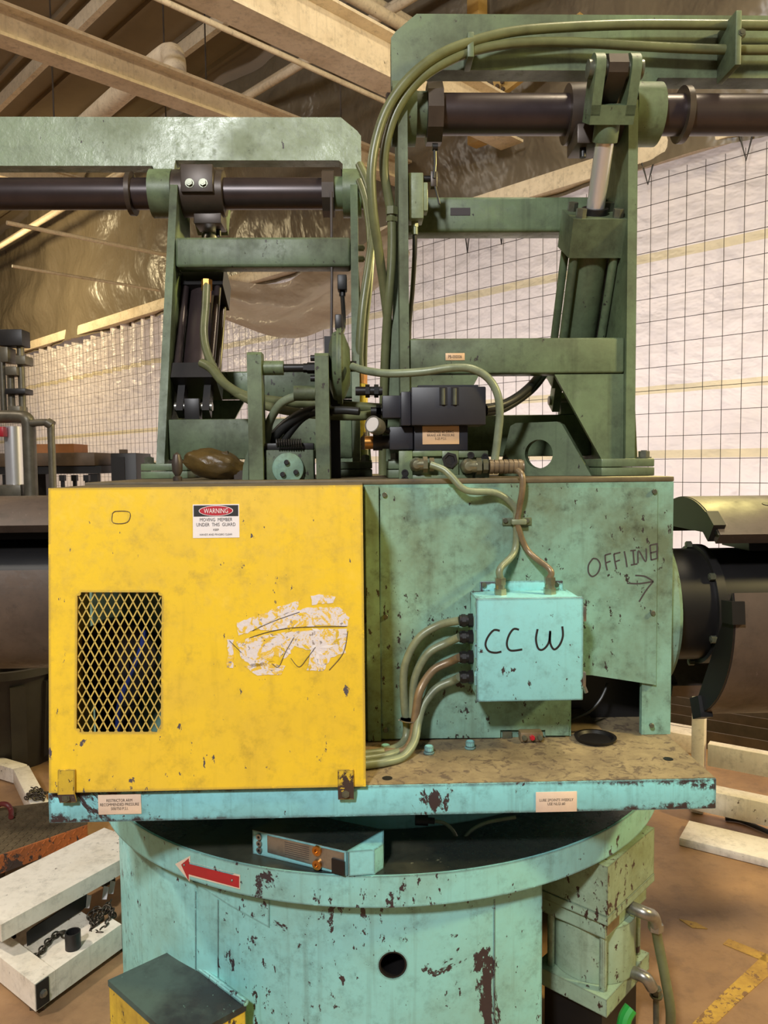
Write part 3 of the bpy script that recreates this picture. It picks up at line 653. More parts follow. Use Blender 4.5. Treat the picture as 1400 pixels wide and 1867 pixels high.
lab(slab([(x, y) for x, y in cvp], YH - .012, YH - .0005).obj('cover_panel', M['housing'], hs_, bevel=.0015, seg=1), 'flat turquoise-green cover panel')
for x, y in ((701, 902), (1192, 896), (703, 1124), (1189, 1117), (703, 1330), (1187, 1322)):
    c = P(x, y, YH - .012); MB().cyl(c, c - V((0, .008, 0)), .0075, 14).bevel(.001, 1).obj('cap_screw', M['bolt'], hs_)
MB().bounds(xq(668), xq(692), YH - .02, YH - .0005, PT + .004, HT - .003).obj('corner_strip', M['housing'], hs_)
lab(MB().bounds(xq(915), xq(932), YH - .01, YH - .003, PT + .001, PT + .022).obj('shim_nut', M['bolt'], hs_), 'painted nut under the cover')
gf = thing('grease_fitting', 'rusty red and brown grease fitting in the notch below the cover', 'fitting', PZ(967, 1350, PT))
c = P(967, 1342, YH - .03); MB().bounds(c.x - .035, c.x + .035, YH - .05, YH - .013, PT + .002, PT + .032).obj('fitting_block', M['copper'], gf, bevel=.004)
for dx in (-.024, 0, .024): MB().hexbolt((c.x + dx, YH - .05, PT + .018), (0, -1, 0), .008, .01, False).obj('fitting_nut', M['red'] if dx == 0 else M['bolt'], gf)
# pen writing on the cover
def strokes(name, lines, Y, w, mat, parent):
    mb = MB()
    for ln in lines: mb.ribbon([P(x, y, Y) for x, y in ln], w, (0, -1, 0))
    return mb.obj(name, mat, parent, smooth=False)
off = [[(1081, 1018), (1073, 1030), (1073, 1044), (1080, 1051), (1090, 1044), (1094, 1030), (1089, 1020), (1081, 1018)],
       [(1103, 1012), (1104, 1026), (1107, 1040)], [(1103, 1012), (1114, 1009)], [(1105, 1026), (1113, 1023)],
       [(1119, 1010), (1121, 1024), (1124, 1038)], [(1119, 1010), (1131, 1007)], [(1122, 1024), (1130, 1021)],
       [(1138, 1005), (1141, 1020), (1143, 1034)], [(1149, 1004), (1159, 1003)], [(1154, 1004), (1156, 1028)], [(1150, 1030), (1162, 1028)],
       [(1163, 1027), (1164, 1004), (1177, 1024), (1178, 1000)],
       [(1185, 994), (1187, 1021)], [(1185, 994), (1199, 991)], [(1186, 1008), (1198, 1005)], [(1187, 1021), (1198, 1018)], [(1198, 991), (1198, 1018)]]
for ks, ch in (((0,), 'O'), ((1, 2, 3), 'F'), ((4, 5, 6), 'F'), ((7,), 'L'), ((8, 9, 10), 'I'), ((11,), 'N'), ((12, 13, 14, 15, 16), 'E')):
    lab(strokes('pen_letter', [off[k] for k in ks], YH - .012, .0045, M['ink_grey'], hs_), 'hand-written letter %s of OFFLINE' % ch)
arw = [[(1143, 1063), (1165, 1064), (1191, 1060)], [(1158, 1049), (1176, 1051), (1191, 1060)], [(1191, 1060), (1178, 1076), (1165, 1097)]]
lab(strokes('pen_arrow', arw, YH - .012, .0045, M['ink_grey'], hs_), 'hand-drawn arrow under the word OFFLINE')

# ---------------------------------------------------------------- yellow guard
gd = thing('machine_guard', 'large yellow sheet-metal guard with mesh window and torn sticker', 'guard', P(380, 1440, 1.97))
GB = P(380, 1440, 1.982); GT = P(380, 887, 2.050)
gup = V((0, GT.y - GB.y, GT.z - GB.z)).normalized(); gn = V((1, 0, 0)).cross(gup)
def G(px, py, o=0.0): return PP(px, py, GB + gn * o, gn)
xs0, xs1 = P(89, 1440, 1.982).x, P(667, 1436, 1.982).x
gq = [V((xs0, GB.y, GB.z)), V((xs1, GB.y, GB.z)), V((xs1, GT.y, GT.z)), V((xs0, GT.y, GT.z))]
face = MB().prism(gq, -gn * .004).bevel(.0015, 2).obj('front_sheet', M['yellow'], gd, smooth=False)
wp = [G(141, 1080), G(295, 1080), G(293, 1335), G(139, 1335)]
wc = MB().prism([p + gn * .02 for p in wp], -gn * .05); es = [e for e in wc.bm.edges if abs((e.verts[0].co - e.verts[1].co).normalized().dot(gn)) > .9]
bmesh.ops.bevel(wc.bm, geom=es, offset=.009, segments=3, affect='EDGES'); cut(face, wc)
MB().prism([gq[3], gq[2], V((xs1, YH - .004, GT.z)), V((xs0, YH - .004, GT.z))], (0, 0, -.004)).obj('top_sheet', M['guard_top'], gd)
for x in (xs0, xs1 - .004):
    MB().prism([V((x, GB.y + .005, GB.z)), V((x, YH - .022, GB.z)), V((x, YH - .022, GT.z - .005)), V((x, GT.y + .005, GT.z - .005))], (.004, 0, 0)).obj('side_sheet', M['yellow'], gd, smooth=False)
# expanded metal behind the window
def zig():
    mb = MB(); x0, x1, y0, y1 = 134, 300, 1068, 1346; k = 0; sx, sy = 7.75, 14.6
    x = x0
    while x < x1:
        pts = []; y = y0; j = 0
        while y <= y1:
            pts.append((x + (sx if (j + k) % 2 else 0), y)); y += sy; j += 1
        for (xa, ya), (xb, yb) in zip(pts, pts[1:]):
            a, b = G(xa, ya, -.0075), G(xb, yb, -.0075); d = (b - a) * .04
            mb.bar(a - d, b + d, .0032, .0022, gn)
        x += sx; k += 1
    return mb
em = zig().obj('expanded_mesh', M['mesh_steel'], gd, smooth=False); em['kind'] = 'stuff'
# tabs
for (x0, y0, x1, y1, bx, by) in ((105, 1404, 136, 1465, 121, 1454), (616, 1404, 645, 1459, 630, 1447)):
    a = G(x0, y0, .0); zt2 = P(x0, y0, YP - .02).z; zb2 = P(x0, y1, YP - .02).z; cx0 = P(x0, y1, YP - .03).x; cx1 = P(x1, y1, YP - .03).x
    tb_ = MB().prism([V((cx0, YP - .012, zb2)), V((cx1, YP - .012, zb2)), V((cx1, YP - .024, GB.z)), V((cx1, YP - .016, zt2)), V((cx0, YP - .016, zt2)), V((cx0, YP - .024, GB.z))], (0, -.005, 0)).obj('mount_tab', M['yellow_rust'], gd)
    c = P(bx, by, YP - .022); MB().hexbolt(c + V((0, .006, 0)), (0, -1, 0), .011, .011).obj('mount_bolt', M['bolt'], tb_)
# warning sign
sw_, sh_ = 84 * S(2.04), 61 * S(2.04); sc_ = G(394, 950)
def sgn(u, v, o=0.0): return sc_ + V((1, 0, 0)) * (u * sw_) + gup * (v * sh_) + gn * o
sg = MB().prism([sgn(-.5, -.5), sgn(.5, -.5), sgn(.5, .5), sgn(-.5, .5)], gn * .001).obj('warning_sign', M['white'], gd); lab(sg, 'small warning sign with red oval')
MB().prism([sgn(-.48, .14, .001), sgn(.48, .14, .001), sgn(.48, .47, .001), sgn(-.48, .47, .001)], gn * .0004).obj('sign_header', M['ink'], sg)
MB().prism([sgn(.37 * math.cos(t_), .305 + .155 * math.sin(t_), .0014) for t_ in (2 * math.pi * i / 36 for i in range(36))], gn * .0003).obj('sign_oval_rim', M['white'], sg)
MB().prism([sgn(.355 * math.cos(t_), .305 + .14 * math.sin(t_), .0017) for t_ in (2 * math.pi * i / 36 for i in range(36))], gn * .0003).obj('sign_oval', M['red'], sg)
text('lettering', 'WARNING', sw_ * .52, sgn(0, .305, .002), (1, 0, 0), gup, M['white'], sg, sh_ * .145, bold=.0)
text('lettering', 'MOVING  MEMBER\nUNDER  THIS  GUARD', sw_ * .84, sgn(0, -.03, .001), (1, 0, 0), gup, M['ink'], sg, sh_ * .25, bold=.0)
text('lettering', 'KEEP', sw_ * .12, sgn(0, -.26, .001), (1, 0, 0), gup, M['ink'], sg, sh_ * .06, bold=.0)
text('lettering', 'HANDS AND FINGERS CLEAR', sw_ * .70, sgn(0, -.40, .001), (1, 0, 0), gup, M['ink'], sg, sh_ * .055, bold=.0)
# torn white sticker remains
rnd = random.Random(3)
def torn(pts, o=.0003, name='sticker_scrap', mat='torn', jit=1.6):
    out = []
    for i in range(len(pts)):
        (xa, ya), (xb, yb) = pts[i], pts[(i + 1) % len(pts)]; n = max(2, int(math.hypot(xb - xa, yb - ya) / 6))
        for k in range(n): out.append((xa + (xb - xa) * k / n + rnd.uniform(-jit, jit), ya + (yb - ya) * k / n + rnd.uniform(-jit, jit)))
    mb = MB(); vs = [mb.bm.verts.new(G(x, y, o)) for x, y in out]; n = len(vs)
    g_ = bmesh.ops.triangle_fill(mb.bm, use_beauty=True, edges=[mb.bm.edges.new((vs[i], vs[(i + 1) % n])) for i in range(n)])
    fs = [f for f in g_['geom'] if isinstance(f, bmesh.types.BMFace)]
    r_ = bmesh.ops.extrude_face_region(mb.bm, geom=fs); bmesh.ops.translate(mb.bm, verts=[v for v in r_['geom'] if isinstance(v, bmesh.types.BMVert)], vec=gn * .0006)
    return mb.obj(name, M[mat], gd, smooth=False)
torn([(432, 1136), (470, 1122), (520, 1102), (548, 1092), (540, 1112), (505, 1124), (480, 1140), (452, 1154), (434, 1160)])
torn([(566, 1088), (588, 1083), (612, 1088), (606, 1099), (570, 1103)])
torn([(520, 1118), (560, 1108), (620, 1108), (636, 1126), (634, 1142), (580, 1140), (520, 1146), (488, 1150), (470, 1146)])
torn([(432, 1170), (470, 1160), (530, 1152), (600, 1146), (634, 1146), (630, 1190), (602, 1200), (590, 1224), (560, 1222), (566, 1186), (538, 1178), (520, 1200), (500, 1196), (486, 1212), (462, 1216), (440, 1200)])
torn([(415, 1165), (427, 1165), (426, 1218), (414, 1218)])
torn([(446, 1214), (478, 1208), (520, 1214), (514, 1230), (470, 1232)])
for k in range(26):   # curled yellow and grey flakes over the sticker
    x = 436 + rnd.random() * 188; y = 1120 + rnd.random() * 98 - (x < 480) * 0; a_ = rnd.random() * 3.1; l_ = 5 + rnd.random() * 13
    torn([(x - math.cos(a_) * l_, y - math.sin(a_) * l_ * .7), (x + 3 * math.sin(a_), y - 3 * math.cos(a_)), (x + math.cos(a_) * l_, y + math.sin(a_) * l_ * .7), (x - 3 * math.sin(a_), y + 3 * math.cos(a_))], .0009, 'sticker_flake', 'yellow' if k % 3 else 'white', .8)
for ln in ([(455, 1163), (490, 1152), (540, 1144), (632, 1142)], [(460, 1150), (500, 1132), (546, 1116)], [(536, 1162), (520, 1190), (508, 1216), (496, 1210)], [(634, 1150), (626, 1190), (600, 1222)], [(575, 1180), (560, 1200), (545, 1216), (530, 1200)], [(418, 1168), (440, 1190)], [(205, 936), (212, 932), (236, 934), (232, 952), (206, 953), (205, 936)]):
    MB().ribbon([G(x, y, .0012) for x, y in ln], .0016, gn).obj('tear_line', M['ink_grey'], gd, smooth=False)
# what shows through the mesh
dk = thing('brake_drum', 'dark brake drum glimpsed behind the mesh window of the guard', 'brake', (P(220, 1200, 2.3).x, 2.27, PT))
c = P(215, 1205, 2.28); MB().cyl((c.x, 2.24, c.z), (c.x, 2.30, c.z), .13, 36).obj('drum_disc', M['black'], dk)
MB().cyl((c.x, 2.225, c.z), (c.x, 2.24, c.z), .05, 24).obj('drum_hub', M['cylblack'], dk)
MB().bounds(c.x - .06, c.x + .06, 2.245, 2.30, PT + .002, c.z - .12).obj('drum_stand', M['black'], dk)
bh = MB().tube([P(262, 1150, 2.15), P(258, 1180, 2.15), P(238, 1230, 2.16), P(222, 1270, 2.17), P(215, 1310, 2.2), P(214, 1395, 2.2)], .008, 8).obj('air_line', M['blue']); tag(bh, 'thin blue air line behind the mesh window', 'hose')
# ---------------------------------------------------------------- junction box and conduits
YJ = 2.165
jb = thing('junction_box', 'turquoise junction box hand-lettered CCW on the housing', 'junction box', P(968, 1280, YH - .03))
jx0, jx1 = P(868, 1170, YJ).x, P(1064, 1170, YJ).x; jz1, jz0 = P(968, 1090, YJ).z, P(968, 1279, YJ).z
MB().bounds(jx0 + .004, jx1 - .004, YJ + .018, YH - .0125, jz0 + .004, jz1 - .004).obj('box_body', M['teal'], jb, bevel=.004)
lid = MB().bounds(jx0, jx1, YJ, YJ + .017, jz0, jz1).obj('box_lid', M['teal'], jb, bevel=.004, seg=3)
ccw = [[(911, 1150), (900, 1149), (889, 1162), (885, 1176), (891, 1187), (903, 1190), (914, 1188)], [(946, 1148), (936, 1147), (927, 1160), (924, 1176), (931, 1186), (952, 1184)],
       [(980, 1147), (977, 1165), (981, 1182), (990, 1184), (1000, 1172), (1003, 1150)], [(1003, 1152), (1003, 1172), (1010, 1184), (1020, 1176), (1026, 1160), (1025, 1142)]]
for ks, ch in (((0,), 'first C'), ((1,), 'second C'), ((2, 3), 'W')): lab(strokes('pen_letter', [ccw[k] for k in ks], YJ, .0058, M['ink'], lid), 'hand-written %s of CCW' % ch)
for z_ in (jz1 - .05, jz0 + .06):
    MB().bounds(jx1 - .002, jx1 + .009, YJ + .004, YJ + .03, z_ - .022, z_ + .022).obj('lid_clamp', M['steel'], jb, bevel=.002)
MB().cyl((jx1 + .004, YJ + .012, jz0 + .04), (jx1 + .012, YJ + .012, jz0 + .02), .006, 10).obj('clamp_screw', M['steel'], jb)
for k in range(3):
    MB().bounds(jx0 - .005, jx0 + .001, YJ + .002, YJ + .012, jz0 + .05 + k * .08, jz0 + .09 + k * .08).obj('hinge', M['teal'], jb)
tabp = MB().bounds(P(873, 1070, YH).x, P(1024, 1070, YH).x, YH - .018, YH - .0125, jz1 - .01, P(968, 1057, YH).z).obj('mount_strap', M['teal'], jb, bevel=.003)
for x in (882, 1014):
    c = P(x, 1066, YH - .018); MB().cyl(c, c - V((0, .007, 0)), .0075, 12).obj('strap_screw', M['bolt'], jb)
tops = []
for x in (912, 1002):
    c = P(x, 1078, (YJ + YH) / 2 + .0); c.z = jz1 - .004
    MB().cyl(c, c + V((0, 0, .018)), .019, 6).cyl(c + V((0, 0, .018)), c + V((0, 0, .03)), .015, 16).cyl(c + V((0, 0, .03)), c + V((0, 0, .05)), .017, 6).obj('top_fitting', M['nickel'], jb); tops.append(c + V((0, 0, .048)))
sides = []
ycond = (1131, 1161, 1198, 1234)
for y in ycond:
    c = P(868, y, (YJ + YH) / 2 + .01); c.x = jx0 + .004
    MB().cyl(c, c - V((.014, 0, 0)), .021, 6).cyl(c - V((.014, 0, 0)), c - V((.04, 0, 0)), .017, 16).cyl(c - V((.022, 0, 0)), c - V((.034, 0, 0)), .0195, 8).obj('side_fitting', M['black'], jb); sides.append(c - V((.04, 0, 0)))
Yc_ = YH - .05
paths = [[(800, 1140, Yc_), (762, 1165, Yc_), (738, 1215, Yc_), (737, 1280, Yc_), (742, 1330, Yc_), (733, 1366, 2.26), (700, 1393, 2.2), (655, 1404, 2.18)],
         [(815, 1172, Yc_), (780, 1192, Yc_), (757, 1235, Yc_), (752, 1290, Yc_), (752, 1335, Yc_ - .01), (742, 1372, 2.23), (706, 1398, 2.17), (655, 1412, 2.14)],
         [(822, 1206, Yc_), (790, 1222, Yc_), (766, 1258, Yc_ - .03), (758, 1300, Yc_ - .04), (752, 1345, 2.23), (735, 1375, 2.2), (700, 1389, 2.2), (655, 1392, 2.22)],
         [(826, 1241, Yc_), (796, 1255, Yc_), (772, 1285, Yc_ - .02), (762, 1318, Yc_ - .05), (755, 1352, 2.2), (735, 1386, 2.16), (700, 1408, 2.12), (655, 1420, 2.1)]]
names = ('topmost', 'second', 'third', 'lowest')
for i, (s0, pth) in enumerate(zip(sides, paths)):
    pts = [s0] + [P(*q) for q in pth]
    zf = PT + .014
    pts = [V((p.x, p.y, max(p.z, zf))) for p in pts]
    o = MB().tube(pts, .0125, 12, True, 6).obj('flexible_conduit', M['conduit'] if i != 2 else M['copper'])
    tag(o, '%s of the four conduits curving from the junction box side' % names[i], 'conduit', 'conduits from the junction box side')
tie = thing('cable_tie', 'wire tie around the conduit bundle near the plate', 'cable tie', P(745, 1311, Yc_ - .04))
c = P(748, 1312, Yc_ - .025); MB().lathe(c, (0, 0, 1), [(0, .030), (.003, .030), (.003, .032), (0, .032)], 20).obj('tie_band', M['steel'], tie); MB().tube([c + V((-.03, 0, 0)), c + V((-.035, -.02, .006))], .002, 5, False).obj('tie_tail', M['steel'], tie)
# two conduits rising to the manifold through a clamp
Yk = YH - .028
k0 = MB().tube([tops[0], tops[0] + V((0, 0, .03)), P(938, 1005, Yk), P(941, 952, Yk), P(938, 925, Yk), P(905, 899, Yk - .01), P(850, 894, Yk - .03), P(822, 868, Yk - .02), P(808, 856, Yk - .01), P(785, 847, Yk)], .0105, 12).obj('flexible_conduit', M['conduit']); tag(k0, 'conduit looping from the junction box to the nickel elbow', 'conduit', 'conduits above the junction box')
k1 = MB().tube([tops[1], tops[1] + V((0, 0, .025)), P(962, 1004, Yk), P(944, 958, Yk - .006), P(946, 930, Yk - .006), P(952, 895, Yk - .02), P(952, 868, Yk - .02), P(944, 858, Yk)], .0095, 12).obj('flexible_conduit', M['copper']); tag(k1, 'thinner conduit rising from the junction box to the ribbed coupling', 'conduit', 'conduits above the junction box')
cl = thing('conduit_clamp', 'small clamp holding two conduits against the cover panel', 'clamp', P(940, 950, YH - .02))
MB().bounds(P(914, 950, YH).x, P(967, 950, YH).x, YH - .018, YH - .0122, P(940, 957, YH).z, P(940, 943, YH).z).obj('clamp_strap', M['green'], cl, bevel=.002)
MB().bounds(P(928, 950, YH).x, P(955, 950, YH).x, YH - .045, YH - .018, P(940, 955, YH).z, P(940, 945, YH).z).obj('clamp_saddle', M['conduit'], cl, bevel=.004)
for x in (921, 960):
    c = P(x, 949, YH - .018); MB().cyl(c, c - V((0, .006, 0)), .007, 12).obj('clamp_screw', M['bolt'], cl)
tag(MB().tube([P(1038, 1312, 2.40), P(1070, 1300, 2.38), P(1094, 1276, 2.38), P(1108, 1246, 2.40)], .005, 8).obj('pilot_cable', M['hose_black']), 'thin black cable curving inside the housing cut-out', 'cable')
# ---------------------------------------------------------------- hold-down machinery, once per mandrel (second set turned by half a turn)
TOPZ = HT + .0165
RX = lambda px, Y, py=500: P(px, py, Y).x
ZS = P(900, 209, 2.67).z; YS = 2.67
def YZ(x, pts): return [V((x, y, z)) for y, z in pts]
def machinery(T, green, armm, cylm):
    Z = lambda py, Y, px=940: P(px, py, Y).z
    fr = thing('hold_down_gantry', T['frame'], 'machine frame', (RX(940, 2.7), 2.8, TOPZ), 'hold-down frames on the housing')
    zf = Z(838, 2.5); zb = TOPZ
    xa0, xa1 = RX(728, 2.56), RX(745, 2.56); xb0, xb1 = RX(1142, 2.56, 650), RX(1159, 2.56, 650)
    for x0, x1 in ((xa0, xa1), (xb0, xb1)):
        MB().prism(YZ(x0, [(2.56, zf), (2.56, ZS), (2.78, ZS), (3.12, zf)]), (x1 - x0, 0, 0)).obj('post', green, fr, bevel=.004)
        o = MB().bounds(x0 - (.10 if x0 == xb0 else .045), x1 + (.045 if x0 == xb0 else .10), 2.50, 3.17, zb + (zf - zb) / 2 + .001, zf).obj('foot_plate', green, fr, bevel=.004)
        MB().bounds(x0 - (.10 if x0 == xb0 else .045), x1 + (.045 if x0 == xb0 else .10), 2.50, 3.17, zb, zb + (zf - zb) / 2 - .001).obj('sole_plate', green, fr, bevel=.003)
        for yy in (2.53, 3.14):
            xx = x0 - .02 if x0 == xa0 else x1 + .02
            MB().hexbolt((xx, yy, zf), (0, 0, 1), .018, .024).obj('foot_bolt', M['bolt'], o)
    MB().prism([(xa0, 2.66, Z(380, 2.66)), (xa0, 2.66, zf), (xa0 - .047, 2.66, zf)], (0, .02, 0)).obj('flank_gusset', green, fr, bevel=.003)
    MB().prism([(xb1, 2.66, Z(400, 2.66)), (xb1, 2.66, zf), (xb1 + .045, 2.66, zf)], (0, .02, 0)).obj('flank_gusset', green, fr, bevel=.003)
    MB().bounds(xa1 + .001, xb0 - .001, 2.765, 2.86, Z(422, 2.765), Z(358, 2.765)).obj('upper_beam', green, fr, bevel=.012, seg=3)
    MB().bounds(xa1 + .001, xb0 - .001, 2.575, 2.665, Z(681, 2.575), Z(616, 2.575)).obj('middle_beam', green, fr, bevel=.008, seg=3)
    MB().bounds(xa1 + .001, xb0 - .001, 2.95, 3.05, Z(832, 2.95), 2.085).obj('lower_beam', green, fr, bevel=.006)
    zm = Z(683, 2.58)
    MB().prism([(xb0 - .001, 2.582, zm), (xb0 - .001, 2.582, zf), (xb0 - .075, 2.582, zf), (xb0 - .235, 2.582, zm)], (0, .018, 0)).obj('corner_gusset', green, fr, bevel=.003)
    MB().prism([(xa1 + .001, 2.582, zm), (xa1 + .001, 2.582, zf), (xa1 + .075, 2.582, zf), (xa1 + .235, 2.582, zm)], (0, .018, 0)).obj('corner_gusset', green, fr, bevel=.003)
    for x0, x1 in ((RX(714, 2.67, 209), RX(757, 2.67, 209)), (RX(1146, 2.67, 209), RX(1197, 2.67, 209))):
        MB().lathe((x0, YS, ZS), (1, 0, 0), [(0, .067), (0, .10), (x1 - x0, .10), (x1 - x0, .067), (0, .067)], 36).bevel(.006, 2).obj('shaft_boss', green, fr)
    # pivot shaft
    sh = thing('pivot_shaft', T['shaft'], 'shaft', (RX(940, 2.67), YS, ZS), 'pivot shafts of the hold-down arms')
    xend = RX(1640, 2.67)
    MB().cyl((RX(706, 2.67), YS, ZS), (xend, YS, ZS), .0655, 40).bevel(.004, 1).obj('shaft_bar', M['shaft'], sh)
    cx0, cx1 = RX(779, 2.67), RX(806, 2.67)
    MB().lathe((cx0, YS, ZS), (1, 0, 0), [(0, .066), (0, .098), (cx1 - cx0, .098), (cx1 - cx0, .066), (0, .066)], 10).obj('split_collar', M['collar'], sh)
    MB().cyl((RX(758, 2.67), YS, ZS), (cx0 - .001, YS, ZS), .070, 28).obj('spacer', green, sh)
    hx0, hx1 = RX(1030, 2.67), RX(1143, 2.67)
    MB().lathe((hx0, YS, ZS), (1, 0, 0), [(0, .066), (0, .095), (.05, .098), (hx1 - hx0 - .002, .098), (hx1 - hx0 - .002, .066), (0, .066)], 32).obj('lever_hub', M['collar'], sh)
    hb = MB().bounds(hx0 + .03, hx1 - .05, YS + .07, YS + .112, ZS - .03, ZS + .085).obj('hub_cap', M['collar'], sh, bevel=.004)
    for k_ in (.30, .72): MB().hexbolt((hx0 + .03 + (hx1 - hx0 - .08) * k_, YS + .112, ZS + .005), (0, 1, 0), .014, .014).obj('cap_bolt', M['bolt'], hb)
    lx0, lx1 = P(1105, 150, 2.43).x, P(1140, 150, 2.43).x; ZP, YPN = 3.115, 2.44
    MB().prism(YZ(lx0, [(YPN + .20, ZS - .08), (YPN, ZP - .045), (YPN - .035, ZP - .025), (YPN - .045, ZP), (YPN - .035, ZP + .03), (YPN, ZP + .047), (YPN + .20, ZS + .09)]), (lx1 - lx0, 0, 0)).obj('lever', M['collar'], sh, bevel=.004)
    MB().bounds(lx0 - .05, lx1 + .01, YS - .10, YS + .03, ZS - .135, ZS - .07).obj('hub_key_block', M['collar'], sh, bevel=.005)
    MB().cyl((lx0 - .02, YS - .06, ZS - .165), (lx0 - .02, YS - .06, ZS - .12), .011, 12).obj('set_screw', M['black'], sh)
    # bearing collar on the far stretch (seen at the picture edge on the second set)
    ex = RX(1640, 2.67) ; MB().lathe((RX(1235, 2.67), YS, ZS), (1, 0, 0), [(0, .066), (0, .09), (.02, .09), (.02, .066), (0, .066)], 28).obj('shaft_ring', M['collar'], sh)
    # cylinder
    cy = thing('hydraulic_cylinder', T['cyl'], 'hydraulic cylinder', (0.793, 2.95, 2.09), 'hydraulic cylinders of the hold-down arms')
    xc = (lx0 + lx1) / 2; top = V((xc, YPN, ZP)); bot = V((xc, 2.96, 2.14)); ax = (bot - top); L = ax.length; ax.normalize(); sx = V((1, 0, 0)); fy = ax.cross(sx).normalized()
    def A(d, u=0, v=0): return top + ax * d + sx * u + fy * v
    def abox(d0, d1, u, v): return MB().prism([A(d0, -u, -v), A(d0, u, -v), A(d0, u, v), A(d0, -u, v)], ax * (d1 - d0))
    for s_ in (-1, 1):
        w0, w1 = s_ * .040, s_ * .070
        ol = [A(-.045 * math.cos(t_), 0, .045 * math.sin(t_)) for t_ in (R(-90 + 180 * i / 10) for i in range(11))] + [A(.125, 0, .045), A(.125, 0, -.045)]
        MB().prism([p + sx * w0 for p in ol], sx * (w1 - w0)).obj('clevis_ear', green, cy, bevel=.004)
    abox(.095, .15, .0695, .045).obj('clevis_bridge', green, cy, bevel=.012, seg=3)
    MB().cyl(A(0, -.085), A(0, .085), .028, 24).obj('clevis_pin', M['bolt'], cy)
    MB().cyl(A(.15), A(.205), .040, 28).obj('rod_nut', green, cy, bevel=.002)
    d_head = L * .385
    MB().cyl(A(.205), A(d_head), .030, 32).obj('piston_rod', M['chrome'], cy)
    MB().cyl(A(d_head - .02), A(d_head), .044, 28).obj('rod_gland', M['black'], cy)
    hd = abox(d_head, d_head + .125, .092, .085).obj('head_block', cylm, cy, bevel=.006)
    for u in (-.062, .062):
        for v in (-.058, .058):
            MB().cyl(A(d_head - .028, u, v), A(d_head + .002, u, v), .018, 6).obj('head_bolt', M['bolt'] if cylm is green else M['black'], hd)
            MB().cyl(A(d_head + .125, u * 1.1, v * 1.1), A(L - .155, u * 1.1, v * 1.1), .015, 12).obj('tie_rod', cylm if cylm is green else M['shaft'], cy)
    MB().cyl(A(d_head + .125), A(L - .155), .066, 36).obj('barrel', cylm if cylm is green else M['shaft'], cy)
    abox(L - .155, L - .085, .092, .085).obj('end_block', cylm, cy, bevel=.006)
    for s_ in (-1, 1): abox(L - .085, L + .035, .014, .03).obj('rear_ear', cylm, cy, bevel=.003).data.transform(Matrix.Translation((s_ * .052, 0, 0)))
    MB().bounds(xc - .03, xc + .03, 2.955, 3.01, 2.086, 2.17).obj('pivot_lug', cylm, cy, bevel=.003)
    MB().cyl((xc - .075, bot.y + .01, bot.z), (xc + .075, bot.y + .01, bot.z), .018, 16).obj('rear_pin', M['steel'], cy)
    # arm
    am = thing('hold_down_boom', T['arm'], 'machine arm', (RX(940, 2.63), 2.67, ZS + .1), 'hold-down arms')
    ya, yb = 2.632, 2.708; zz = lambda py: Z(py, ya); X = lambda px: RX(px, ya, 90)
    out = [(713, 70), (722, 58), (760, 26), (1720, 26), (1720, 141), (1200, 141), (1190, 160), (1152, 160), (1146, 128), (766, 128), (757, 136), (757, 158), (713, 158)]
    pts = [V((X(x), ya, zz(y))) for x, y in out]
    MB().prism(pts, (0, yb - ya, 0)).obj('arm_plate', armm, am, bevel=.003)
    MB().bounds(X(760), X(1720), ya + .02, yb - .02, zz(26) - .001, zz(22)).obj('top_strip', armm, am)
    return fr, sh, cy, am
RT = dict(frame='dirty green steel frame with two posts above the cover panel', shaft='dark pivot shaft with the raised lever and chrome rod clevis', cyl='olive green cylinder with a shiny chrome rod', arm='olive green hold-down arm carrying two hoses along its face')
LT = dict(frame='shaded green frame with yellow-lit post behind the yellow guard', shaft='dark pivot shaft under the grey-green peeling arm', cyl='black tie-rod cylinder between the posts behind the yellow guard', arm='grey-green arm with bubbled peeling paint at the upper left')
frR, shR, cyR, amR = machinery(RT, M['green'], M['green'], M['green'])
XF = Matrix.Translation((TC.x, TC.y, 0)) @ Matrix.Rotation(math.pi, 4, 'Z') @ Matrix.Translation((-TC.x, -TC.y, 0))
frL, shL, cyL, amL = machinery(LT, M['green'], M['arm'], M['cylblack'])
XF = None

# plates on the right frame
placard(frR, 812, 644, 847, 657, 2.575, 'PB-000006', 'placard_tan', wfrac=.7, hfrac=.45, bold=.0)
c = P(839, 386, 2.765); MB().bounds(c.x - .035, c.x + .035, 2.763, 2.7655, c.z - .013, c.z + .013).obj('name_plate', M['ink_grey'], frR)
# hanger bulkhead on the right arm
bk = MB().bounds(RX(1341, 2.5, 70), RX(1352, 2.5, 70), 2.50, 2.631, P(1345, 118, 2.5).z, P(1345, 18, 2.5).z).obj('hose_bulkhead', M['green'], amR, bevel=.003)
MB().hexbolt(P(1350, 62, 2.51), (0, -1, 0), .012, .012).obj('bulkhead_bolt', M['bolt'], bk)
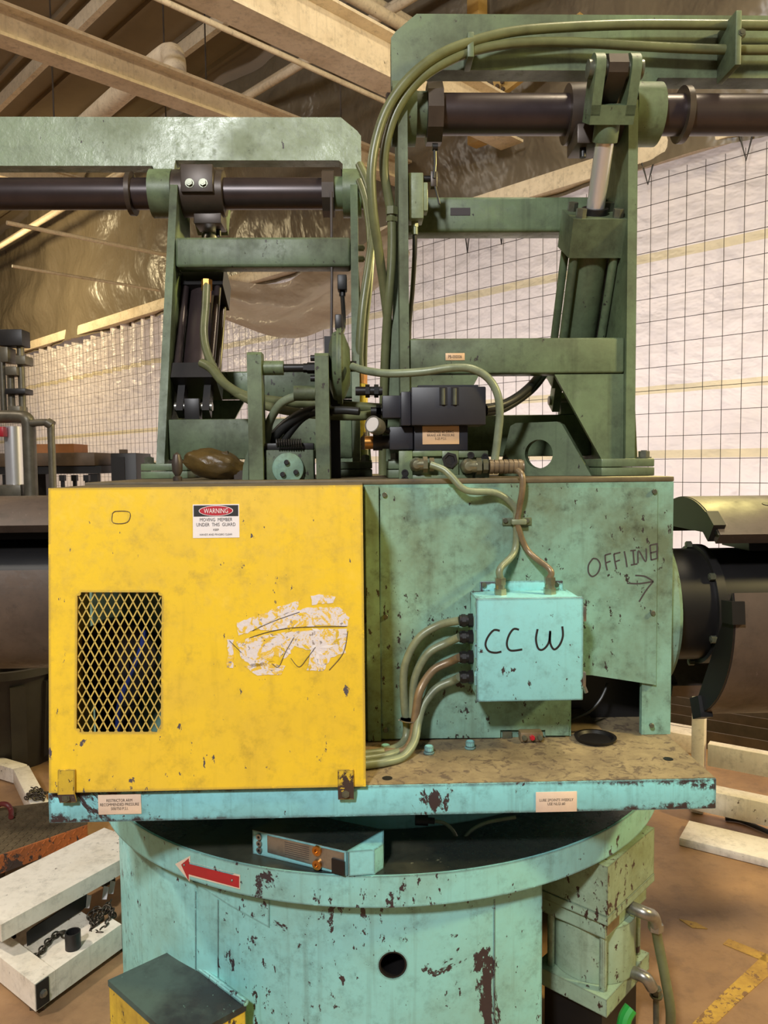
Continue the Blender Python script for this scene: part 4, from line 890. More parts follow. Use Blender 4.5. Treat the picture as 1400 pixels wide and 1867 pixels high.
# long hoses
def hz_(pts, r, label, mat, group, name='hydraulic_hose'): return tag(hose(pts, r, 7, 12).obj(name, M[mat]), label, 'hose', group)
h1 = hz_([(1500, 48, 2.57), (1360, 46, 2.57), (1250, 45, 2.57), (1150, 45, 2.57), (1040, 49, 2.57), (940, 57, 2.56), (866, 74, 2.55), (800, 100, 2.53), (748, 140, 2.52), (710, 190, 2.52), (688, 245, 2.52), (677, 310, 2.52), (680, 385, 2.54), (690, 455, 2.58), (701, 535, 2.64), (709, 610, 2.68), (712, 680, 2.71), (712, 760, 2.72), (711, 830, 2.73), (710, 864, 2.735)], .0155, 'upper hose along the right arm curling down past the post', 'hose', 'hoses along the right arm')
h2 = hz_([(1500, 90, 2.575), (1360, 91, 2.575), (1250, 88, 2.575), (1150, 83, 2.575), (1040, 77, 2.575), (940, 79, 2.565), (866, 92, 2.56), (806, 117, 2.545), (760, 150, 2.54), (724, 200, 2.545), (704, 260, 2.56), (700, 310, 2.58), (708, 360, 2.6), (714, 400, 2.61), (714, 470, 2.62), (709, 540, 2.63), (704, 610, 2.66), (701, 680, 2.68), (699, 760, 2.70), (698, 830, 2.71), (698, 866, 2.715)], .0155, 'lower hose along the right arm dropping beside the post', 'hose', 'hoses along the right arm')
hc = thing('hose_clamp', 'green clamp pinning two hoses to the chamfered end of the arm', 'clamp', P(858, 85, 2.6))
MB().bounds(RX(851, 2.55, 80), RX(863, 2.55, 80), 2.535, 2.631, P(857, 108, 2.55).z, P(857, 62, 2.55).z).obj('clamp_strap', M['green'], hc, bevel=.003)
MB().bounds(RX(863, 2.6, 70), RX(884, 2.6, 70), 2.615, 2.631, P(870, 74, 2.6).z, P(870, 62, 2.6).z).obj('clamp_foot', M['green'], hc, bevel=.002)
for (x, y) in ((683, 382), (714, 404), (714, 390)):
    pass
mb = MB().cyl(P(714, 378, 2.606), P(714, 392, 2.607), .021, 6).cyl(P(714, 396, 2.61), P(714, 404, 2.612), .021, 6); tag(mb.obj('hose_fitting', M['hose']), 'hose coupling beside the lit post edge', 'fitting')
# yellow-lit hoses behind the post between the frames
for i, pts in enumerate(([(655, 300, 3.3), (672, 340, 3.25), (682, 400, 3.2), (674, 470, 3.15), (661, 560, 3.12), (655, 640, 3.12), (656, 676, 3.13)], [(655, 330, 3.34), (668, 370, 3.3), (676, 440, 3.25), (672, 520, 3.2), (664, 600, 3.18), (662, 690, 3.18), (664, 780, 3.19), (664, 860, 3.2)])):
    hz_(pts, .017, ('front', 'rear')[i] + ' of two yellow-lit hoses hanging in the gap between frames', 'hose', 'hoses hanging between the frames')
gl = thing('hose_gland', 'hex coupling at the foot of the hanging hoses', 'fitting', P(658, 690, 3.12)); MB().cyl(P(657, 676, 3.13), P(657, 700, 3.13), .028, 6).obj('gland_nut', M['brass'], gl); MB().cyl(P(657, 700, 3.13), P(657, 820, 3.13), .03, 16).obj('yellow_lit_pipe', M['yellow_rust'], gl)  # yellow colour of the pipe stands for warm light falling on it
lug2 = thing('bracket_bolts', 'pair of bolts sticking out of the shaded post', 'bolt', P(655, 460, 3.35))
for y in (452, 472): 
    c = P(648.5, y, 3.40); MB().hexbolt(c, (1, 0, 0), .014, .035).obj('bolt_head', M['bolt'], lug2)

# limit switch on the right frame
ls = thing('limit_switch', 'pale green limit switch with a lever arm under the split collar', 'limit switch', P(760, 400, 2.6))
sw0 = boxp(745, 314, 772, 398, 2.60, 2.68).obj('switch_body', M['arm'], ls, bevel=.004)
boxp(766, 332, 780, 384, 2.61, 2.665).obj('switch_cover', M['arm'], ls, bevel=.003)
cylx(772, 786, 326, .010, 2.635).obj('switch_shaft', M['black'], ls)
boxp(785, 311, 797, 340, 2.62, 2.65).obj('lever_head', M['collar'], ls, bevel=.003)
MB().tube([P(791, 325, 2.62), P(793, 295, 2.62), P(792, 268, 2.62)], .005, 8, False).obj('lever_rod', M['black'], ls); cylx(788, 798, 268, .012, 2.62).obj('lever_roller', M['black'], ls)
MB().tube([P(793, 340, 2.62), P(798, 360, 2.615), P(801, 372, 2.612)], .0035, 8, False).obj('lever_tail', M['black'], ls)
p_ = P(756, 398, 2.64); MB().cyl(p_, p_ - V((0, 0, .03)), .013, 6).cyl(p_ - V((0, 0, .03)), p_ - V((0, 0, .055)), .011, 14).obj('cable_gland', M['conduit'], ls)
tag(MB().tube([P(756, 420, 2.64), P(756, 460, 2.65), P(752, 530, 2.68), P(746, 600, 2.70), P(748, 680, 2.70), P(752, 760, 2.70), P(752, 860, 2.70)], .008, 8).obj('switch_cable', M['hose_black']), 'dark cable dropping from the pale green limit switch', 'cable')
# limit switch cable on the shaded frame
l2 = thing('limit_switch', 'black limit switch under the end of the grey beam', 'limit switch', P(625, 510, 3.27))
boxp(615, 500, 632, 528, 3.22, 3.28).obj('switch_body', M['black'], l2, bevel=.004); MB().cyl(P(624, 528, 3.25), P(624, 540, 3.25), .013, 10).obj('cable_gland', M['black'], l2)
tag(MB().tube([P(624, 538, 3.25), P(626, 570, 3.2), P(626, 595, 3.1), P(621, 612, 2.95)], .009, 8).obj('switch_cable', M['hose_black']), 'black cable from the small limit switch to the brake chamber', 'cable')
tag(MB().tube([P(604, 350, 3.3), P(605, 500, 3.25), P(604, 620, 3.2)], .006, 6, False).obj('pull_wire', M['wire']), 'thin dark wire hanging down beside the shaded post', 'cable')
# ---------------------------------------------------------------- mandrels
YM, ZM = 2.67, P(1240, 1100, 2.67).z
def mandrel(label, XE):
    md = thing('expanding_mandrel', label, 'mandrel', (hxr + .4, YM, ZM), 'expanding mandrels')
    x0 = hxr + .001
    MB().lathe((x0, YM, ZM), (1, 0, 0), [(0, 0), (0, .296), (.042, .296), (.056, .284), (.058, 0)], 72).obj('bearing_flange', M['housing'], md)
    MB().cyl((x0 + .059, YM, ZM), (XE, YM, ZM), .195, 56).obj('mandrel_core', M['black'], md)
    xs = 1.130 + x0 - hxr; 
    for c_ in (90, 210, 330):
        ts = [R(c_ - 45 + 90 * i / 20) for i in range(21)]
        def ar(r, x): return [V((x, YM + math.cos(t_) * r, ZM + math.sin(t_) * r)) for t_ in ts]
        o_, i_ = ar(.38, xs), ar(.335, xs)
        MB().prism(o_ + i_[::-1], (XE - xs, 0, 0)).obj('mandrel_pad', M['mandrel'], md, ang=28)
        m_ = R(c_); d_ = V((0, math.cos(m_), math.sin(m_))); t2 = V((0, -math.sin(m_), math.cos(m_)))
        # flat black end plate and wedge rail under the pad
        e = [V((xs - .006, p.y, p.z)) for p in ar(.378, xs)]
        MB().prism(e, (.0055, 0, 0)).obj('pad_end_plate', M['black'], md)
        b0 = V((xs + .18, YM, ZM)) + d_ * .196
        MB().prism([b0 - t2 * .10, b0 + t2 * .10, b0 + t2 * .08 + d_ * .1, b0 - t2 * .08 + d_ * .1], (XE - xs - .18, 0, 0)).obj('wedge_rail', M['black'], md)
        for s_ in (-1, 1):
            a_ = R(c_ + s_ * 36); dd = V((0, math.cos(a_), math.sin(a_))); tt = V((0, -math.sin(a_), math.cos(a_))); q = V((xs - .018, YM, ZM)) + dd * .345
            MB().prism([q - tt * .035 - dd * .02, q + tt * .035 - dd * .02, q + tt * .035 + dd * .05, q - tt * .035 + dd * .05], (.04, 0, 0)).obj('pad_stop', M['black'], md, bevel=.004)
        MB().cyl((xs + .22, (YM + .375 * math.cos(R(c_ + 20))), ZM + .375 * math.sin(R(c_ + 20))), (xs + .22, (YM + .3815 * math.cos(R(c_ + 20))), ZM + .3815 * math.sin(R(c_ + 20))), .014, 16).obj('pad_screw', M['black'], md)
    MB().lathe((xs + .03, YM, ZM), (1, 0, 0), [(0, .196), (0, .21), (.03, .21), (.03, .196), (0, .196)], 48).obj('core_ring', M['cylblack'], md)
    for k in range(6):
        a_ = R(k * 60 + 25); MB().hexbolt((xs + .03, YM + .18 * math.cos(a_) * 1.15, ZM + .18 * math.sin(a_) * 1.15), (-1, 0, 0), .013, .018, False).obj('ring_bolt', M['bolt'], md)
    return md
mdR = mandrel('dark expanding mandrel projecting from the round flange on the right', 2.35)
XF = Matrix.Translation((TC.x, TC.y, 0)) @ Matrix.Rotation(math.pi, 4, 'Z') @ Matrix.Translation((-TC.x, -TC.y, 0))
mdL = mandrel('dark expanding mandrel projecting left from behind the yellow guard', 2.9)
XF = None
# ---------------------------------------------------------------- valve stack on the housing
vs = thing('valve_manifold', 'green cast manifold block with hex plug under the black valve', 'manifold', P(810, 880, 2.42))
YV = 2.41
boxp(729, 826, 890, 879, YV + .012, 2.53).obj('manifold_block', M['green'], vs, bevel=.005)
rib = boxp(727, 822, 752, 880, YV, YV + .0118)
for q in ((752, 866, 862, 880), (752, 822, 806, 832), (806, 822, 836, 866), (836, 822, 890, 834), (866, 862, 892, 880), (878, 834, 892, 862)): boxp(*q, YV, YV + .0118, rib)
rib.obj('manifold_ribs', M['green'], vs, bevel=.002)
c = P(820, 839, YV); MB().lathe(c, (0, -1, 0), [(0, 0), (0, .026), (.006, .026), (.006, .017), (.002, .015), (.002, 0)], 6).obj('hex_plug', M['cylblack'], vs)
for x, y in ((738, 873), (884, 833), (738, 862), (858, 830)):
    c = P(x, y, YV); MB().lathe(c, (0, -1, 0), [(0, 0), (0, .011), (.004, .011), (.004, .006), (.0015, .006), (.0015, 0)], 14).obj('cap_screw', M['black'], vs)
def elbow(x0, x1, y, Y, r, parent, nm='elbow'):
    p = P(x0, y, Y); q = P(x1, y, Y)
    MB().lathe(V((p.x + r, Y, p.z)), (0, 1, 0), [(-r * 1.2, 0), (-r * 1.1, r * .6), (-r * .6, r * .98), (0, r * 1.05), (r * 1.6, r * 1.05), (r * 1.6, 0)], 20).obj(nm, M['nickel'], parent)
    return MB().cyl((p.x + r, Y - r * .3, p.z), (q.x, Y - r * .3, p.z), r * .9, 18).obj(nm + '_leg', M['nickel'], parent)
elbow(747, 772, 847, YV - .012, .021, vs)
for x in (771, 783):
    a, b = P(x, 847, YV - .018), P(x + 8, 847, YV - .018); MB().cyl((a.x, a.y, a.z), (b.x, b.y, a.z), .025 if x == 771 else .021, 6).obj('elbow_nut', M['nickel'], vs)
elbow(840, 872, 850, YV - .012, .023, vs)
for x, r in ((868, .026), (880, .022)):
    a, b = P(x, 850, YV - .018), P(x + 9, 850, YV - .018); MB().cyl((a.x, a.y, a.z), (b.x, b.y, a.z), r, 6).obj('elbow_nut', M['nickel'], vs)
a, b = P(892, 851, YV - .02), P(954, 851, YV - .02); prof = [(0, 0)]
for k in range(7): prof += [(k * .0150, .0225), (k * .0150 + .011, .0225), (k * .0150 + .0115, .0195), (k * .0150 + .0145, .0195)]
prof += [((b.x - a.x), .021), ((b.x - a.x), 0)]
MB().lathe(a, (1, 0, 0), prof, 24).obj('ribbed_coupling', M['copper'], vs)
va = thing('air_valve', 'black solenoid valve stack with a tan pressure placard', 'valve', P(810, 822, 2.45))
boxp(755, 774, 853, 822, YV + .012, 2.52).obj('sandwich_block', M['valve'], va, bevel=.003)
boxp(750, 705, 886, 775, 2.385, 2.53).obj('valve_body', M['valve'], va, bevel=.004)
boxp(762, 702, 872, 707, 2.40, 2.52).obj('body_rib', M['valve'], va)
boxp(731, 714, 749, 776, 2.395, 2.52).obj('pilot_head', M['valve'], va, bevel=.003)
boxp(697, 721, 731, 762, 2.41, 2.50).obj('end_cap', M['valve'], va, bevel=.003)
boxp(710, 778, 753, 820, 2.43, 2.51).obj('regulator_body', M['valve'], va, bevel=.003)
for x in (808, 829):
    boxp(x - 7, 706, x + 7, 738, 2.382, 2.3855).obj('slot_shade', M['black'], va); c = P(x, 722, 2.3815)  # black strips paint the shade in the two slots
    MB().cyl(P(x, 738, 2.3825), P(x, 708, 2.3825), .006, 10).obj('mount_screw', M['bolt'], va)
placard(va, 770, 777, 837, 810, YV + .012, 'MANDREL #2 DRAG\nBRAKE AIR PRESSURE\n5-25 P.S.I.', 'placard_tan', wfrac=.74, hfrac=.5, bold=.0)
cylx(697, 711, 806, .022, 2.46).obj('regulator_neck', M['black'], va); cylx(680, 697, 806, .027, 2.46).obj('regulator_nut', M['black'], va)
cylx(665, 680, 807, .021, 2.46).obj('adjust_knob', M['brass'], va)
for y, x0 in ((713, 648), (750, 676)):
    cylx(x0, 697, y, .014, 2.46).obj('side_port', M['black'], va)
    for k in range(2): cylx(682 - k * 16 if x0 < 660 else 686, 690 - k * 16 if x0 < 660 else 694, y, .021, 2.46, seg=6).obj('port_nut', M['black'], va)
pg = thing('pressure_gauge', 'small round pressure gauge tilted beside the black valve', 'gauge', P(690, 785, 2.42))
gc = P(680, 774, 2.38); gdir = V((-.55, -.78, .25)).normalized()
MB().lathe(gc, gdir, [(-.045, 0), (-.045, .018), (-.03, .026), (0, .027), (.006, .027), (.006, .0235), (.002, .0235), (.002, 0)], 32).obj('gauge_case', M['steel'], pg)
MB().cyl(gc + gdir * .002, gc + gdir * .003, .0232, 32).obj('gauge_face', M['glass'], pg)
MB().tube([gc - gdir * .03, P(705, 785, 2.43), P(714, 788, 2.45)], .009, 10, True, 4).obj('gauge_stem', M['black'], pg)
hz_([(642, 668, 2.5), (668, 676, 2.46), (710, 681, 2.42), (770, 678, 2.39), (820, 671, 2.38), (858, 672, 2.38), (888, 688, 2.38), (906, 716, 2.38), (911, 752, 2.385), (908, 790, 2.39), (902, 838, 2.395)], .0125, 'olive air hose arching over the black valve to the manifold', 'conduit', 'hoses on the housing', 'air_hose')
hz_([(885, 745, 2.47), (915, 738, 2.5), (945, 722, 2.56), (970, 700, 2.66), (985, 680, 2.8)], .014, 'upper of two black hoses leaving the valve towards the frame', 'hose_black', 'hoses on the housing', 'air_hose')
hz_([(885, 752, 2.48), (915, 747, 2.52), (948, 728, 2.58), (975, 706, 2.68), (992, 684, 2.82)], .012, 'lower of two black hoses leaving the valve towards the frame', 'hose_black', 'hoses on the housing', 'air_hose')
# lifting lug standing askew
lg = thing('lifting_lug', 'green trapezoid lifting lug with a round hole beside the manifold', 'lifting lug', P(985, 872, 2.62))
lc = P(992, 872, 2.66); lr = R(30); ux = V((math.cos(lr), math.sin(lr) * -1, 0)); un = V((-math.sin(lr), -math.cos(lr), 0))
k_ = 1 / math.cos(lr) * S(2.66); lz = TOPZ
def LG(px, py): return V((lc.x, lc.y, 0)) + ux * ((px - 992) * k_) + V((0, 0, lz + (872 - py) * S(2.66)))
body = MB().prism([LG(915, 872), LG(1066, 872), LG(1020, 779), (LG(1012, 774)), LG(945, 774), LG(936, 779)], -un * .035).obj('lug_plate', M['green'], lg, bevel=.003)
hcx = LG(983, 832); cut(body, MB().cyl(hcx + un * .1, hcx - un * .1, .050, 40))

# ---------------------------------------------------------------- brake linkage
bl = thing('brake_linkage', 'green upright brake arms with a round chamber behind the guard', 'brake', P(530, 880, 2.5))
for i, (x0, x1, yt) in enumerate(((452, 478, 641), (575, 600, 643))):
    a0, a1 = RX(x0, 2.46, 760), RX(x1, 2.46, 760); zt0 = P(x0, yt, 2.46).z
    MB().prism([(a0, 2.46, TOPZ), (a0, 2.46, zt0 - .01), (a0, 2.47, zt0), (a0, 2.53, zt0), (a0, 2.56, TOPZ)], (a1 - a0, 0, 0)).obj('brake_arm', M['green'], bl, bevel=.004)
cylx(478, 517, 671, .023, 2.50).obj('adjuster_sleeve', M['green'], bl); cylx(517, 556, 671, .013, 2.50).obj('adjuster_rod', M['black'], bl); cylx(553, 560, 671, .015, 2.5, seg=6).obj('adjuster_nut', M['black'], bl); cylx(560, 575, 671, .018, 2.50, seg=6).obj('adjuster_nut', M['black'], bl)
for y in (653, 690): cylx(566, 575, y, .010, 2.49).obj('arm_screw', M['black'], bl)
cylx(536, 575, 717, .024, 2.48).obj('pivot_sleeve', M['green'], bl)
cc = P(601, 668, 2.60); 
MB().lathe(cc, (1, 0, 0), [(0, 0), (0, .075), (.012, .11), (.026, .116), (.026, .124), (.036, .124), (.036, .116), (.05, .105), (.068, .06), (.07, 0)], 48).obj('brake_chamber', M['green'], bl)
MB().lathe(cc + V((.036, 0, 0)), (1, 0, 0), [(0, .117), (0, .126), (.006, .126), (.006, .117), (0, .117)], 40).obj('clamp_band', M['green'], bl)
MB().bounds(cc.x + .02, cc.x + .045, 2.585, 2.615, cc.z + .12, cc.z + .17).obj('band_lug', M['cylblack'], bl, bevel=.004)
MB().bounds(cc.x - .02, cc.x + .03, 2.66, 2.70, cc.z - .1, cc.z + .11).obj('chamber_bracket', M['black'], bl)
MB().bounds(cc.x - .02, cc.x + .03, 2.66, 2.70, TOPZ, cc.z - .1).obj('bracket_leg', M['black'], bl)
cylx(636, 650, 668, .018, 2.60).obj('air_port', M['cylblack'], bl)
# disc brake cover with three bolts
bc = thing('brake_cover', 'round green cover with three bolts between the brake arms', 'brake cover', P(527, 880, 2.5))
boxp(484, 820, 572, 881, 2.49, 2.56).obj('cover_block', M['green'], bc, bevel=.004)
c = P(526, 854, 2.49); MB().cyl(c, c - V((0, .022, 0)), .0505, 40).bevel(.003, 2).obj('cover_disc', M['housing'], bc)
for x, y in ((523, 843), (516, 865), (540, 861)):
    c = P(x, y, 2.468); MB().cyl(c, c - V((0, .012, 0)), .0085, 14).bevel(.002, 1).obj('cover_bolt', M['black'], bc)
boxp(478, 808, 572, 820, 2.50, 2.54).obj('cover_bridge', M['cylblack'], bc, bevel=.003)
spr = MB(); pts = []
for i in range(90):
    t_ = i / 89; a_ = t_ * 2 * math.pi * 11; q = P(503 + 48 * t_, 808, 2.475); pts.append(q + V((0, math.cos(a_) * .012, math.sin(a_) * .012)))
sp = spr.tube(pts, .003, 6, False).obj('return_spring', M['cylblack']); tag(sp, 'coiled return spring above the three-bolt cover', 'spring')
bw = thing('wrapped_accumulator', 'oily brown wrapped bundle lying behind the guard top', 'accumulator', P(395, 880, 2.55))
mb = MB(); c = P(392, 853, 2.62); c.z = TOPZ + .05; bmesh.ops.create_icosphere(mb.bm, subdivisions=4, radius=1)
for v in mb.bm.verts:
    d = v.co.normalized(); k = 1 + .10 * noise.noise(d * 2.2) + .05 * noise.noise(d * 6)
    v.co = c + V((d.x * .105 * k, d.y * .075 * k, max(-.049, d.z * .052 * k - .018 * d.x)))
mb.obj('wrapped_body', M['brown_wrap'], bw)
MB().prism([P(405, 838, 2.6), P(418, 840, 2.6), P(414, 822, 2.6), P(404, 824, 2.6)], (0, .03, 0)).obj('wrap_tail', M['brown_wrap'], bw)
MB().bounds(c.x + .07, c.x + .10, 2.58, 2.62, TOPZ, TOPZ + .03).obj('end_cap', M['collar'], bw)
fp = thing('teal_fin_plate', 'small curved green plate leaning against the brake arm', 'machine plate', P(446, 880, 2.5))
MB().prism([P(441, 880, 2.5), P(453, 880, 2.5), P(453, 820, 2.5), P(448, 832, 2.5), P(443, 850, 2.5)], (0, .02, 0)).obj('fin', M['green'], fp)
pn = thing('latch_pin', 'worn brown latch pin on top of the yellow guard', 'pin', P(306, 880, 2.3)); c = P(306, 877, 2.30); c.z = TOPZ - .016 + .018
MB().lathe(V((c.x, 2.42, TOPZ)), (0, 0, 1), [(0, 0), (0, .014), (.012, .014), (.016, .008), (.03, .016), (.06, .017), (.082, .011), (.09, 0)], 18).obj('pin_body', M['collar'], pn)
# hydraulic lines over the guard
HB = 'hydraulic lines behind the brake arms'
hz_([(377, 516, 3.2), (375, 560, 3.14), (372, 610, 3.08), (380, 650, 3.02), (402, 690, 2.95), (440, 722, 2.85), (500, 744, 2.75), (580, 756, 2.68), (660, 758, 2.6), (700, 752, 2.56)], .016, 'brown hose from the cylinder head down across the brake arms', 'hose', HB)
hz_([(368, 662, 3.0), (385, 672, 2.96), (410, 700, 2.9), (450, 722, 2.84), (520, 733, 2.76), (600, 738, 2.70), (700, 745, 2.62)], .017, 'ribbed hose from the lower cylinder port to the valve', 'hose', HB)
hz_([(540, 722, 2.48), (512, 736, 2.5), (492, 768, 2.55), (486, 800, 2.58), (484, 830, 2.6)], .014, 'dark hose curving down from the pivot sleeve', 'conduit', HB)
hz_([(605, 748, 2.58), (560, 752, 2.57), (520, 775, 2.58), (495, 806, 2.6), (488, 840, 2.62)], .018, 'thick dark hose looping down between the brake arms', 'hose_black', HB)
hz_([(655, 750, 2.5), (620, 748, 2.52), (575, 752, 2.56), (548, 765, 2.58), (520, 800, 2.6), (505, 830, 2.62)], .013, 'thin black hose beside the thick loop', 'hose_black', HB)
fe = thing('cylinder_fitting', 'brass-coloured hose fitting on the black cylinder head', 'fitting', P(377, 520, 3.2))
MB().cyl(P(377, 510, 3.2), P(377, 530, 3.2), .022, 6).cyl(P(377, 530, 3.2), P(376, 552, 3.18), .018, 14).obj('fitting_nut', M['brass'], fe)
# ---------------------------------------------------------------- things around the machine
def gbox(pts_px, z1, z0): return MB().prism([PZ(x, y, z1) for x, y in pts_px], (0, 0, z0 - z1))
def tube_sq(p, q, w, h): return MB().bar(p, q, w, h)
# left floor: white welded frame with chain and spigot
wf = thing('welded_frame', 'white welded tube frame lying on the floor at lower left', 'steel frame', PZ(64, 1840, 0.02))
zt1 = .12
c0 = PZ(63, 1795, zt1); c1 = PZ(-60, 1698, zt1); c2 = PZ(214, 1690, zt1)
d1 = (c1 - c0).normalized(); d2 = (c2 - c0).normalized()
def tub(p, q, side, w, h, nm, mat='whitepaint', z=zt1, parent=None):
    s_ = V(side).normalized() * w; return MB().prism([p, q, q + s_, p + s_], (0, 0, -h)).obj(nm, M[mat], parent, bevel=.004)
hgt1 = .098
tub(c0, c1, d2, .085, hgt1, 'frame_rail', parent=wf); tub(c0 + d2 * .086, c2 + d2 * .02, d1, .075, hgt1, 'frame_rail', parent=wf)
e_ = c0 + d2 * .004 - d1.cross(V((0, 0, 1))) * 0; nrm = d2.cross(V((0, 0, 1))).normalized()
nrm = nrm if nrm.dot(CAM - c0) > 0 else -nrm
MB().prism([c0 + d2 * .004 - V((0, 0, .004)), c0 + d2 * .055 - V((0, 0, .004)), c0 + d2 * .055 - V((0, 0, hgt1 - .004)), c0 + d2 * .004 - V((0, 0, hgt1 - .004))], nrm * .003).obj('end_plate', M['cylblack'], wf)
MB().hexbolt(c0 + d2 * .03 - V((0, 0, .05)) + nrm * .003, nrm, .011, .01).obj('end_bolt', M['steel'], wf)
pf = [c0 + d1 * .076 + d2 * .086, c1 + d2 * .086, c2 + d1 * .52, c2 + d1 * .076]
MB().prism([V((p.x, p.y, zt1 - .03)) for p in pf], (0, 0, -.012)).obj('deck_sheet', M['whitepaint'], wf)
for p in (c0, c1, c2 + d1 * .0):
    MB().box((p.x + (d1.x + d2.x) * .04, p.y + (d1.y + d2.y) * .04, (zt1 - hgt1) / 2), (.05, .05, zt1 - hgt1 - .001)).obj('frame_leg', M['rust'], wf)
zd = zt1 - .03
sg_ = thing('pipe_spigot', 'short black pipe spigot standing on the white frame deck', 'pipe', PZ(132, 1748, zd)); q = PZ(134, 1742, zd)
MB().lathe(q, (0, 0, 1), [(0, 0), (0, .028), (.092, .028), (.092, .023), (.01, .023), (.01, 0)], 24).obj('spigot_tube', M['cylblack'], sg_)
def link_mesh(l, w, r):
    mb = MB(); pts = []
    for i in range(14):
        a_ = 2 * math.pi * i / 13; pts.append(V((math.cos(a_) * l / 2, math.sin(a_) * w / 2, 0)))
    mb.tube(pts, r, 6, False, closed_ends=False); bmesh.ops.remove_doubles(mb.bm, verts=mb.bm.verts[:], dist=1e-5)
    me = bpy.data.meshes.new('chain_link'); mb.bm.to_mesh(me); mb.bm.free(); me.shade_smooth(); me.materials.append(M['chain']); return me
LK = link_mesh(.034, .022, .0034)
def chain(label, pts, group, step=.022):
    root = thing('steel_chain', label, 'chain', pts[0], group); fine, _ = catmull([V(p) for p in pts], 40); d = 0; k = 0; last = fine[0]
    for i in range(1, len(fine)):
        d += (fine[i] - fine[i - 1]).length
        if d >= step:
            t_ = (fine[i] - last).normalized(); d = 0; last = fine[i]
            o = bpy.data.objects.new('chain_link', LK); C.objects.link(o); o.parent = root; o.matrix_parent_inverse = Matrix.Translation(-ROOT[root.name])
            mt = t_.to_track_quat('X', 'Z').to_matrix().to_4x4() @ Matrix.Rotation(R(90 * (k % 2) + 35), 4, 'X'); mt.translation = fine[i] + V((0, 0, .011)); o.matrix_basis = mt; k += 1
    return root
zc = zd + .001
chain('chain trailing over the white deck to the black spigot', [PZ(52, 1756, zc), PZ(70, 1745, zc), PZ(88, 1722, zc), PZ(108, 1706, zc), PZ(122, 1712, zc)], 'chains on the white frame')
chain('heap of chain beside the black spigot next to the pedestal', [PZ(150, 1722, zc), PZ(170, 1712, zc), PZ(195, 1690, zc), PZ(207, 1672, zc), PZ(186, 1668, zc + .01), PZ(168, 1700, zc + .01), PZ(185, 1705, zc + .012), PZ(205, 1665, zc + .02), PZ(180, 1662, zc + .02), PZ(165, 1672, zc), PZ(176, 1690, zc + .02), PZ(200, 1650, zc + .02)], 'chains on the white frame', .02)
for i, (x, y, a_) in enumerate(((158, 1648, 15), (190, 1632, 5), (202, 1622, 12))):
    q = PZ(x, y + 8, zd); o = MB().prism([V((q.x - .010, q.y, zd)), V((q.x + .010, q.y, zd)), V((q.x + .016, q.y + .01, zd + .045)), V((q.x - .004, q.y + .01, zd + .05))], (0, .006, 0)).obj('plastic_clip', M['white']); tag(o, ('white upright clip nearest the black channel on the deck', 'middle white upright clip on the deck by the pedestal', 'white upright clip closest to the pedestal side')[i], 'clip', 'white clips on the deck')
# big white box beam on top
bb = thing('box_beam', 'long white box beam with an open end above the welded frame', 'steel beam', PZ(5, 1690, .3))
zt2 = .25
u0, u1 = PZ(2, 1686, zt2), PZ(204, 1576, zt2); w0 = PZ(-20, 1612, zt2); ud = (u1 - u0).normalized(); wv = V((-ud.y, ud.x, 0)); 
wv = wv * ((w0 - u0).dot(wv))
th_ = .065
u1 = u1 + ud * .2
MB().prism([u0, u1, u1 + wv, u0 + wv], (0, 0, -th_)).obj('beam_tube', M['whitepaint'], bb, bevel=.005)
nn = -ud; MB().prism([u0 + wv * .04 + nn * .0005 - V((0, 0, .010)), u0 + wv * .30 + nn * .0005 - V((0, 0, .010)), u0 + wv * .30 + nn * .0005 - V((0, 0, th_ - .01)), u0 + wv * .04 + nn * .0005 - V((0, 0, th_ - .01))], nn * .001).obj('open_end_shade', M['black'], bb)  # black patch on the solid end paints the shade inside the tube
o_ = -V((-ud.y, ud.x, 0)).normalized()
q0 = u0 + ud * .12 + wv * .2; 
for q in (u0 + ud * .1 + wv * .5, u1 - ud * .12 + wv * .5):
    MB().box((q.x, q.y, (zt2 - th_ + zd + .001) / 2), (.06, .06, zt2 - th_ - zd - .002), math.atan2(ud.y, ud.x)).obj('beam_block', M['black'], bb)
bs = MB().prism([PZ(48, 1700, zd + .06), PZ(150, 1635, zd + .06), PZ(158, 1628, zd + .06), PZ(60, 1690, zd + .06)], (0, 0, -.055)).obj('black_channel', M['black']); tag(bs, 'black steel channel under the long white box beam', 'steel channel')
# tread-plate ramp
tp = thing('tread_ramp', 'worn diamond-tread ramp with an orange edge', 'ramp', PZ(60, 1540, .3))
zr = .20; r0, r1 = PZ(-40, 1572, zr), PZ(158, 1503, zr); r2, r3 = PZ(170, 1452, zr), PZ(-40, 1478, zr)
MB().prism([r0, r1, r2, r3], (0, 0, -.012)).obj('tread_top', M['tread'], tp)
en = (r1 - r0).normalized(); ef = V((en.y, -en.x, 0)); ef = ef if ef.dot(CAM - r0) > 0 else -ef
MB().prism([r0 - V((0, 0, .001)), r1 - V((0, 0, .001)), r1 - V((0, 0, .075)), r0 - V((0, 0, .085))], ef * .008).obj('ramp_edge', M['orange'], tp)
dm = MB()   # raised lozenges
wd_ = (r3 - r0); k = 0; LL = (r1 - r0).length; WW = .40
for i in range(int(LL / .026)):
    for j in range(15):
        c = r0 + en * (i * .026 + .013) - ef * (j * .026 + .015)
        a_ = math.atan2(en.y, en.x) + (R(45) if (i + j) % 2 else R(-45)); dm.box((c.x, c.y, zr + .0012), (.024, .007, .003), a_)
lz = dm.obj('tread_lozenges', M['tread'], tp, smooth=False); lz['kind'] = 'stuff'
dm = MB()
